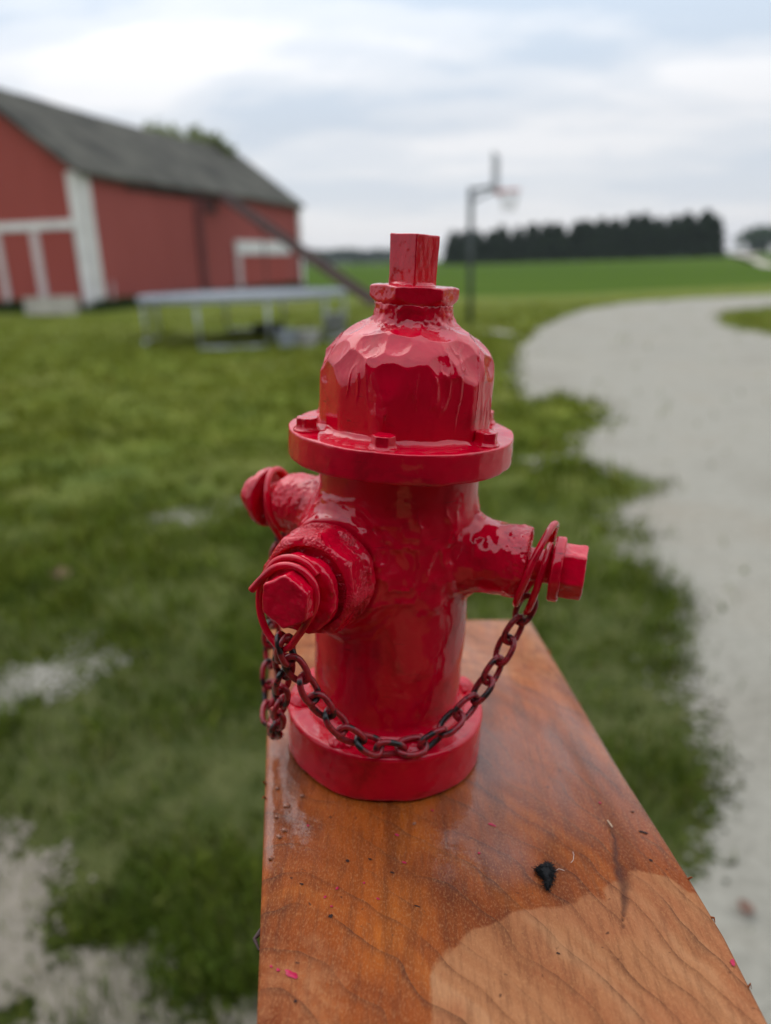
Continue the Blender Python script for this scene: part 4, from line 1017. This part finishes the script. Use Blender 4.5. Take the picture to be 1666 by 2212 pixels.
hose_wire(oR, aR, 0.6, 1)
hose_wire(oL, aL, 2.4, -1, .78)

# ------------------------------------------------------------------ chains
def link_mesh():
    n = 28; a, b = 5.0, 2.95; pts = []
    for k in range(n):
        t = 2 * pi * k / n; c_, s_ = cos(t), sin(t)
        pts.append((a * np.sign(c_) * abs(c_) ** .8 * .001, b * np.sign(s_) * abs(s_) ** .85 * .001, .35 * sin(2 * t) * .001))
    mb = MB().tube(pts, 0.00104, 9, True); o_ = mb.build('link', M_CHAIN, None, True); COL.objects.unlink(o_); return o_.data
LINK = link_mesh(); PITCH = 7.7
def make_chain(name, pts, label, seed, tw0=.6):
    T = empty(name, matrix=LOC); tag(T, label, 'chain', 'chains hanging on the red hydrant')
    P = smooth_path(pts, 12); dl = np.r_[0, np.cumsum(np.linalg.norm(np.diff(P, axis=0), axis=1))]; n = int(round(dl[-1] / PITCH)); r = random.Random(seed)
    for i in range(n + 1):
        sL = dl[-1] * i / n; c_ = np.array([np.interp(sL, dl, P[:, k]) for k in range(3)])
        q1 = np.array([np.interp(min(sL + 3, dl[-1]), dl, P[:, k]) for k in range(3)]); q0 = np.array([np.interp(max(sL - 3, 0), dl, P[:, k]) for k in range(3)])
        t = Vector(q1 - q0).normalized(); up = Vector((0.1, -1, .35)); up = (up - t * up.dot(t)).normalized()
        tw = (tw0 if i % 2 else tw0 - pi / 2 * .95) + r.uniform(-.22, .22)
        nrm = (Matrix.Rotation(tw, 3, t) @ up); bi = nrm.cross(t)
        o_ = bpy.data.objects.new('link', LINK); m = Matrix.Identity(4)
        tj = (t + Vector((r.uniform(-.08, .08), r.uniform(-.08, .08), r.uniform(-.08, .08)))).normalized(); nrm = (nrm - tj * nrm.dot(tj)).normalized(); bi = nrm.cross(tj)
        for k in range(3): m[k][0] = tj[k]; m[k][1] = bi[k]; m[k][2] = nrm[k]; m[k][3] = c_[k] * .001
        nlink(o_, T); o_.matrix_local = m
make_chain('front_chain', [(-32.1, -43.6, 61.0), (-28.5, -43.6, 54.2), (-23.8, -42.9, 45.7), (-19.5, -42.0, 39.3), (-14.6, -40.8, 32.7), (-10.2, -39.6, 28.0), (-3.5, -37.4, 23.4), (1.5, -35.7, 21.6), (7.7, -33.6, 21.0), (13.3, -31.6, 21.6),
                           (18.3, -29.6, 24.0), (23.2, -27.0, 28.0), (27.6, -24.4, 31.9), (32.0, -22.0, 36.5), (34.5, -20.4, 41.2), (37.2, -18.9, 45.9), (40.2, -16.9, 52.5), (42.6, -15.2, 58.2), (45.6, -13.5, 64.5)],
           'longer red and black chain sagging across the hydrant base from front cap to right cap', 4)
lc = []
A_, E_ = np.array([-32.2, -43.0, 60.5]), np.array([-44.5, 26.7, 71.0])
for t in np.linspace(0, 1, 13):
    p = A_ * (1 - t) + E_ * t; p[2] -= 4 * t * (1 - t) * 55; p[0] -= 5.0 * sin(pi * t) ** .8 * (.3 + t); lc.append(p)
make_chain('left_chain', lc, 'red chain hanging in a loop left of the hydrant from front cap to rear cap', 6)
